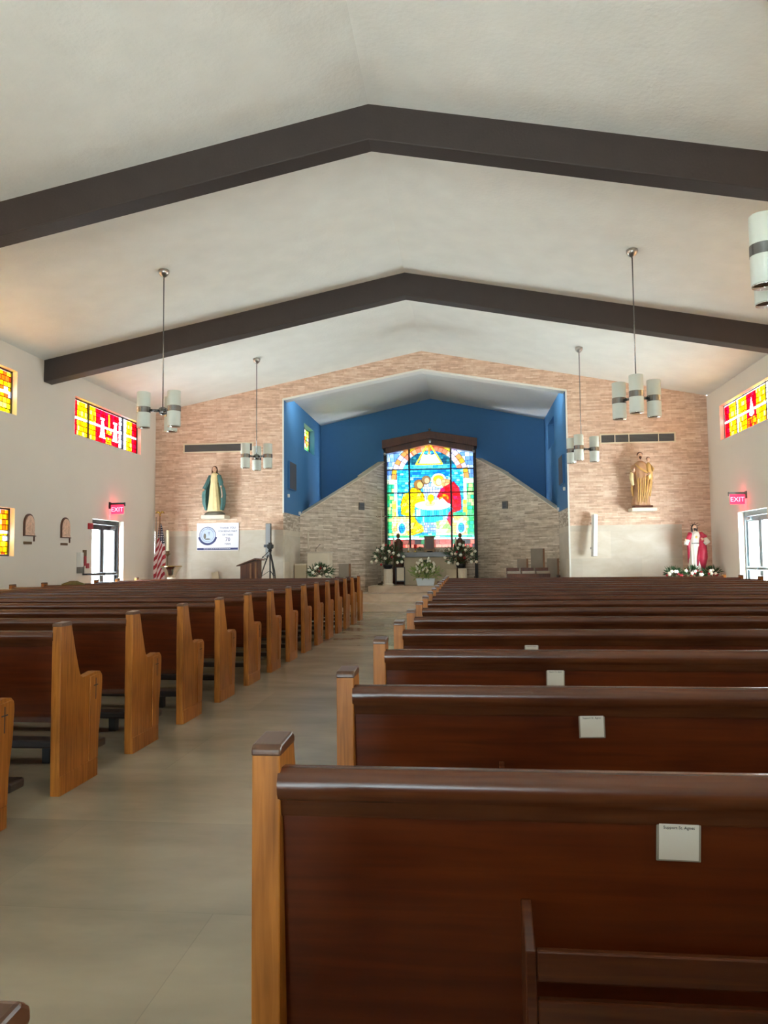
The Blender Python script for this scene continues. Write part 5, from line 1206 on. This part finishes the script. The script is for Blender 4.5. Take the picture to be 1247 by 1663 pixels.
# small tan notice stand
t = thing('leaning_board', 'small tan board leaning below the banner', 'board', (-5.72, 17.45, 0.18)); t.rotation_euler = (rad(-10), rad(-12), 0); mb = MB(); mb.box(-0.08, -0.01, 0, 0.08, 0.01, 0.86); mb.build('board', M['altarstone'], t)
# lectern
t = thing('lectern', 'dark red-brown wooden lectern with slanted top in front of pale wall', 'lectern', (-4.77, 16.72, 0.18), rotz=rad(0))
mb = MB(); mb.box(-0.22, -0.18, 0, 0.22, 0.18, 0.08); mb.build('plinth', M['darkwood'], t, bevel=0.01)
mb = MB(); mb.prism([(-0.20, 0.08), (0.20, 0.08), (0.20, 1.10), (-0.20, 0.98)], 'y', -0.16, 0.16); mb.build('body', M['darkwood'], t, bevel=0.008)
mb = MB(); mb.box(0.02, -0.168, 0.1, 0.06, -0.16, 1.03); mb.box(0.13, -0.168, 0.1, 0.17, -0.16, 1.05); mb.build('fluted_strip', M['midwood'], t)
mb = MB(); mb.prism([(-0.28, 0.965), (-0.27, 0.99), (0.14, 1.145), (0.27, 1.115), (0.26, 1.09), (0.14, 1.11)], 'y', -0.2, 0.2); mb.build('slanted_top', M['darkwood'], t, bevel=0.005)
mb = MB(); mb.tube([(0.2, 0, 1.12), (0.3, -0.05, 1.15), (0.36, -0.08, 1.12)], [0.006, 0.006, 0.012], 6); mb.build('microphone', M['black'], t)
# video camera on tripod
t = thing('tripod', 'black camera tripod standing beside the lectern', 'tripod', (-4.48, 17.28, 0.18))
mb = MB(); mb.tube([(0, 0, 0.55), (0, 0, 1.30)], 0.016, 10); mb.build('centre_column', M['black'], t, smooth=True)
for a in (200, 320, 80):
    d = Vector((math.cos(rad(a)), math.sin(rad(a)), 0)); mb = MB(); mb.tube([tuple(d*0.04+Vector((0, 0, 1.22))), tuple(d*0.17+Vector((0, 0, 0.86))), tuple(d*0.25+Vector((0, 0, 0.5))), tuple(d*0.33+Vector((0, 0, 0)))], [0.015, 0.014, 0.012, 0.012], 8); mb.build('leg', M['black'], t, smooth=True)
    mb = MB(); mb.tube([(0, 0, 0.86), tuple(d*0.21+Vector((0, 0, 0.72)))], 0.006, 6); mb.build('brace', M['black'], t)
mb = MB(); mb.ball((0, 0, 1.32), (0.045, 0.045, 0.04), 12, 8); mb.box(-0.04, -0.05, 1.35, 0.04, 0.05, 1.37); mb.tube([(0, -0.03, 1.32), (-0.10, -0.12, 1.20), (-0.14, -0.16, 1.16)], [0.008, 0.008, 0.013], 8); mb.build('pan_head', M['black'], t)
t = thing('video_camera', 'small black video camera mounted on the tripod', 'camera', (-4.48, 17.28, 1.55)); mb = MB(); mb.box(-0.05, -0.09, 0, 0.06, 0.10, 0.09); mb.build('camera_body', M['black'], t, bevel=0.012); mb = MB(); mb.tube([(0.0, 0.1, 0.05), (0.0, 0.16, 0.05)], [0.035, 0.038], 16); mb.build('lens', M['black'], t, smooth=True); mb = MB(); mb.box(-0.13, -0.06, 0.02, -0.05, -0.045, 0.085); mb.build('screen', M['darkgrey'], t); mb = MB(); mb.box(-0.02, -0.07, 0.09, 0.03, 0.08, 0.13); mb.build('top_handle', M['black'], t)

# ------------------------------------------------------------------ chancel furniture
t = thing('stone_pulpit', 'pale stone pulpit with flat top and microphone, left of the altar steps', 'pulpit', (-3.62, 18.95, 0.19))
mb = MB(); mb.box(-0.29, -0.24, 0, 0.27, 0.2, 1.25); mb.build('body', M['stonewhite'], t, bevel=0.01); mb = MB(); mb.box(-0.31, -0.26, 1.25, 0.29, 0.22, 1.29); mb.build('top', M['trav'], t, bevel=0.006)
mb = MB(); mb.tube([(-0.12, 0, 1.29), (-0.12, 0, 1.36), (-0.04, -0.02, 1.44), (0.0, -0.03, 1.47)], [0.008, 0.005, 0.005, 0.01], 6); mb.build('microphone', M['black'], t)
t = thing('stone_side_box', 'low stone credence box left of the pulpit', 'table', (-4.05, 18.85, 0.19)); mb = MB(); mb.box(-0.17, -0.2, 0, 0.12, 0.2, 0.96); mb.build('body', M['altarstone'], t, bevel=0.008); mb = MB(); mb.box(-0.18, -0.215, 0.96, 0.13, 0.21, 0.99); mb.build('top', M['stonewhite'], t)
mb = MB(); mb.box(-0.02, -0.012, 0, 0.02, 0.0, 0.42); tag(mb.build('wall_strip_light', M['stonewhite'], loc=(-4.05, 19.53, 1.57)), 'narrow pale strip on the screen wall above the stone box', 'light')
def chair(x, y, z, w_, hb, lab, armless=True, rot=0):
    t = thing('sanctuary_chair', lab, 'chair', (x, y, z), rot, 'chancel chairs right of the altar' if x > 0 else None)
    mb = MB(); mb.box(-w_, -0.02, 0.5, w_, 0.05, hb); mb.build('backrest', M['upholstery'], t, bevel=0.008)
    mb = MB(); mb.box(w_, -0.03, 0.05, w_+0.045, 0.06, hb); mb.build('back_side_board', M['midwood'], t, bevel=0.004)
    mb = MB(); mb.box(-w_, -0.50, 0.40, w_, -0.02, 0.52); mb.build('seat_cushion', M['upholstery'], t, bevel=0.02)
    for (dx, dy) in ((-w_+0.02, -0.47), (w_-0.02, -0.47), (-w_+0.02, 0.0), (w_-0.02, 0.0)):
        mb = MB(); mb.box(dx-0.02, dy-0.02, 0, dx+0.02, dy+0.02, 0.41); mb.build('leg', M['darkwood'], t)
    for s_ in (-1, 1):
        mb = MB(); mb.box(s_*w_-0.018, -0.48, 0.40, s_*w_+0.018, 0.0, 0.66); mb.build('armrest', M['darkwood'], t, bevel=0.006)
    return t
chair(1.36, 19.1, 0.19, 0.11, 1.06, 'low grey upholstered chancel chair left of the tall one')
chair(1.74, 19.25, 0.19, 0.145, 1.31, 'tallest grey upholstered chancel chair, middle of three on the right')
chair(2.09, 19.1, 0.19, 0.12, 1.06, 'low grey upholstered chancel chair nearest the right chancel wall')
t = thing('cushioned_bench', 'low bench with grey cushions in front of the three chancel chairs', 'bench', (1.45, 18.42, 0.0))
mb = MB(); mb.box(-0.5, 0.06, 0.5, -0.20, 0.10, 1.04); mb.box(-0.16, 0.06, 0.5, 0.14, 0.10, 1.04); mb.box(0.18, 0.06, 0.5, 0.48, 0.10, 1.04); mb.build('back_boards', M['darkwood'], t, bevel=0.006)
for a in (-0.5, -0.16, 0.18):
    mb = MB(); mb.box(a, -0.22, 0.90, a+0.31, 0.05, 0.965); mb.build('cushion', M['upholstery'], t, bevel=0.02)
mb = MB(); mb.box(-0.5, -0.2, 0.0, 0.5, 0.08, 0.9); mb.build('bench_base', M['darkwood'], t, bevel=0.006)
chair(-3.08, 19.25, 0.19, 0.13, 0.98, 'brown upholstered chair right of the stone pulpit')
mb = MB(); mb.box(-0.12, -0.1, 0, 0.12, 0.1, 0.04); mb.box(-0.1, -0.02, 0.04, -0.06, 0.02, 0.1)
# altar
t = thing('altar', 'tan stone altar with dark marble top below the stained glass', 'altar', (-0.98, 21.42, 0.56))
mb = MB(); mb.box(-0.72, -0.26, 0, 0.72, 0.26, 0.76); mb.build('altar_body', M['altarstone'], t, bevel=0.01); mb = MB(); mb.box(-0.86, -0.34, 0.76, 0.86, 0.32, 0.90); mb.build('altar_top', M['altartop'], t, bevel=0.01)
AZ = 1.46
t = thing('tabernacle', 'wooden tabernacle box centred on the altar', 'tabernacle', (-1.01, 21.47, AZ)); mb = MB(); mb.box(-0.15, -0.12, 0, 0.15, 0.12, 0.06); mb.build('foot', M['bronze'], t); mb = MB(); mb.box(-0.135, -0.11, 0.06, 0.135, 0.11, 0.42); mb.build('body', M['midwood'], t, bevel=0.006); mb = MB(); mb.box(-0.1, -0.118, 0.09, 0.1, -0.11, 0.38); mb.build('door', M['darkwood'], t); mb = MB(); mb.box(-0.15, -0.125, 0.42, 0.15, 0.12, 0.445); mb.build('cornice', M['darkwood'], t)
t = thing('votive_lamp', 'red votive lamp on the altar left of the tabernacle', 'lamp', (-1.40, 21.37, AZ)); mb = MB(); mb.lathe([(0.05, 0), (0.05, 0.015), (0.015, 0.04), (0.015, 0.09), (0.03, 0.1)], n=16); mb.build('stand', M['brass'], t, smooth=True); mb = MB(); mb.lathe([(0.03, 0.1), (0.042, 0.13), (0.045, 0.2), (0.03, 0.22)], n=16); mb.build('glass', M['waxred'], t, smooth=True)
for x, lab in ((-1.60, 'slim green and white candle on the altar, left end'),):
    t = thing('altar_candle', lab, 'candle', (x, 21.37, AZ)); mb = MB(); mb.lathe([(0.03, 0), (0.03, 0.02), (0.012, 0.04), (0.012, 0.05)], n=12); mb.build('holder', M['brass'], t); mb = MB(); mb.lathe([(0.014, 0.05), (0.014, 0.25), (0.004, 0.255)], n=12); mb.build('candle', M['wax'], t)
mb = MB()
for k in range(4):
    x = -0.10+k*0.1; mb.tube([(x, 0, 0), (x+0.055, 0, 0.15)], 0.006, 5); mb.tube([(x+0.055, 0, 0.15), (x+0.1, 0, 0)], 0.006, 5)
tag(mb.build('wire_stand', M['white'], loc=(-0.72, 21.32, AZ)), 'white zigzag wire stand on the altar right of the tabernacle', 'stand')
mb = MB(); mb.lathe([(0.03, 0), (0.07, 0.01), (0.08, 0.03), (0.01, 0.035)], n=16); tag(mb.build('dark_dish', M['black'], loc=(-0.99, 21.19, AZ), smooth=True), 'small dark dish on the altar front', 'dish')
mb = MB(); foliage(mb, (0, 0, 0.05), 0.09, 0.05, 0.05, 60, 0.01, 0.06, 31); tag(mb.build('green_sprig', M['leaf'], loc=(-1.25, 21.26, AZ+0.03)), 'green sprig lying on the altar beside the tabernacle', 'plant')
for (x, lab, s_) in ((-1.92, 'carved brown wooden figure with candle behind the left roses', 1), (-0.16, 'carved brown wooden figure with candle behind the right roses', -1)):
    t = thing('carved_figure', lab, 'figure', (x, 21.86, 0.56))
    mb = MB(); robe(mb, [(0, 0, 0, 0.16, 0.1, 1), (0.6, 0, 0, 0.14, 0.09, 1), (1.0, 0, 0, 0.12, 0.08, 0.7), (1.22, 0.02*s_, 0, 0.10, 0.07, 0.4), (1.30, 0, 0, 0.04, 0.04, 0)], n=36, folds=8, amp=0.07); mb.build('figure_body', M['darkwood'], t, smooth=True)
    mb = MB(); mb.ball((0, -0.01, 1.37), (0.055, 0.06, 0.07), 14, 10); mb.ball((0, -0.07, 1.36), (0.01, 0.012, 0.016), 6, 5); mb.build('figure_head', M['midwood'], t, smooth=True)
    mb = MB(); mb.tube([(-0.12, -0.1, 0.9), (-0.12, -0.1, 1.32)], 0.016, 10); mb.build('candle', M['wax'], t, smooth=True)
    mb = MB(); mb.tube([(-0.1, 0, 1.2), (-0.15, -0.06, 1.08), (-0.12, -0.1, 1.12)], [0.035, 0.03, 0.02], 8); mb.tube([(0.1, 0, 1.2), (0.12, -0.08, 1.05), (0.02, -0.1, 1.02)], [0.035, 0.03, 0.02], 8); hand(mb, (0.02, -0.1, 1.02), (-1, 0, 0.2), 0.015); mb.build('arms', M['darkwood'], t, smooth=True)
# processional crucifix
t = thing('processional_cross', 'tall thin processional crucifix standing left of the altar', 'cross', (-2.34, 21.35, 0.56))
mb = MB(); mb.lathe([(0.12, 0), (0.12, 0.03), (0.03, 0.06), (0.02, 0.1)], n=20); mb.build('foot', M['bronze'], t); mb = MB(); mb.tube([(0, 0, 0.05), (0, 0, 2.08)], 0.013, 8); mb.build('staff', M['stonewhite'], t, smooth=True); mb = MB(); mb.box(-0.15, -0.01, 1.90, 0.15, 0.01, 1.92); mb.build('crossbar', M['bronze'], t)
mb = MB(); mb.tube([(0, -0.02, 1.55), (0.01, -0.025, 1.66), (0, -0.025, 1.80), (0, -0.025, 1.87)], [0.014, 0.024, 0.03, 0.026], 8); mb.tube([(0, -0.025, 1.85), (-0.08, -0.025, 1.89), (-0.13, -0.02, 1.93)], [0.014, 0.01, 0.008], 6); mb.tube([(0, -0.025, 1.85), (0.08, -0.025, 1.89), (0.13, -0.02, 1.93)], [0.014, 0.01, 0.008], 6); mb.ball((0.005, -0.03, 1.91), 0.022, 8, 6); mb.build('corpus', M['stonewhite'], t, smooth=True)
# small black framed stand
t = thing('framed_stand', 'black metal frame stand with pale panel left of the altar', 'stand', (-1.78, 20.88, 0.56))
mb = MB()
for x in (-0.13, 0.11): mb.box(x-0.012, -0.012, 0, x+0.012, 0.012, 0.5)
mb.box(-0.13, -0.012, 0.1, 0.11, 0.012, 0.125); mb.box(-0.13, -0.012, 0.48, 0.11, 0.012, 0.5); mb.build('frame', M['black'], t); mb = MB(); mb.box(-0.1, -0.006, 0.125, 0.095, 0.004, 0.48); mb.build('panel', M['stonewhite'], t)
t = thing('hand_bell', 'small bronze bell on the steps right of the flower pedestal', 'bell', (0.22, 20.75, 0.56)); mb = MB(); mb.lathe([(0.08, 0), (0.075, 0.03), (0.05, 0.1), (0.03, 0.13), (0.01, 0.14)], n=16); mb.build('bell_body', M['bronze'], t, smooth=True); mb = MB(); mb.tube([(0, 0, 0.14), (0, 0, 0.24)], 0.012, 8); mb.build('handle', M['darkwood'], t)
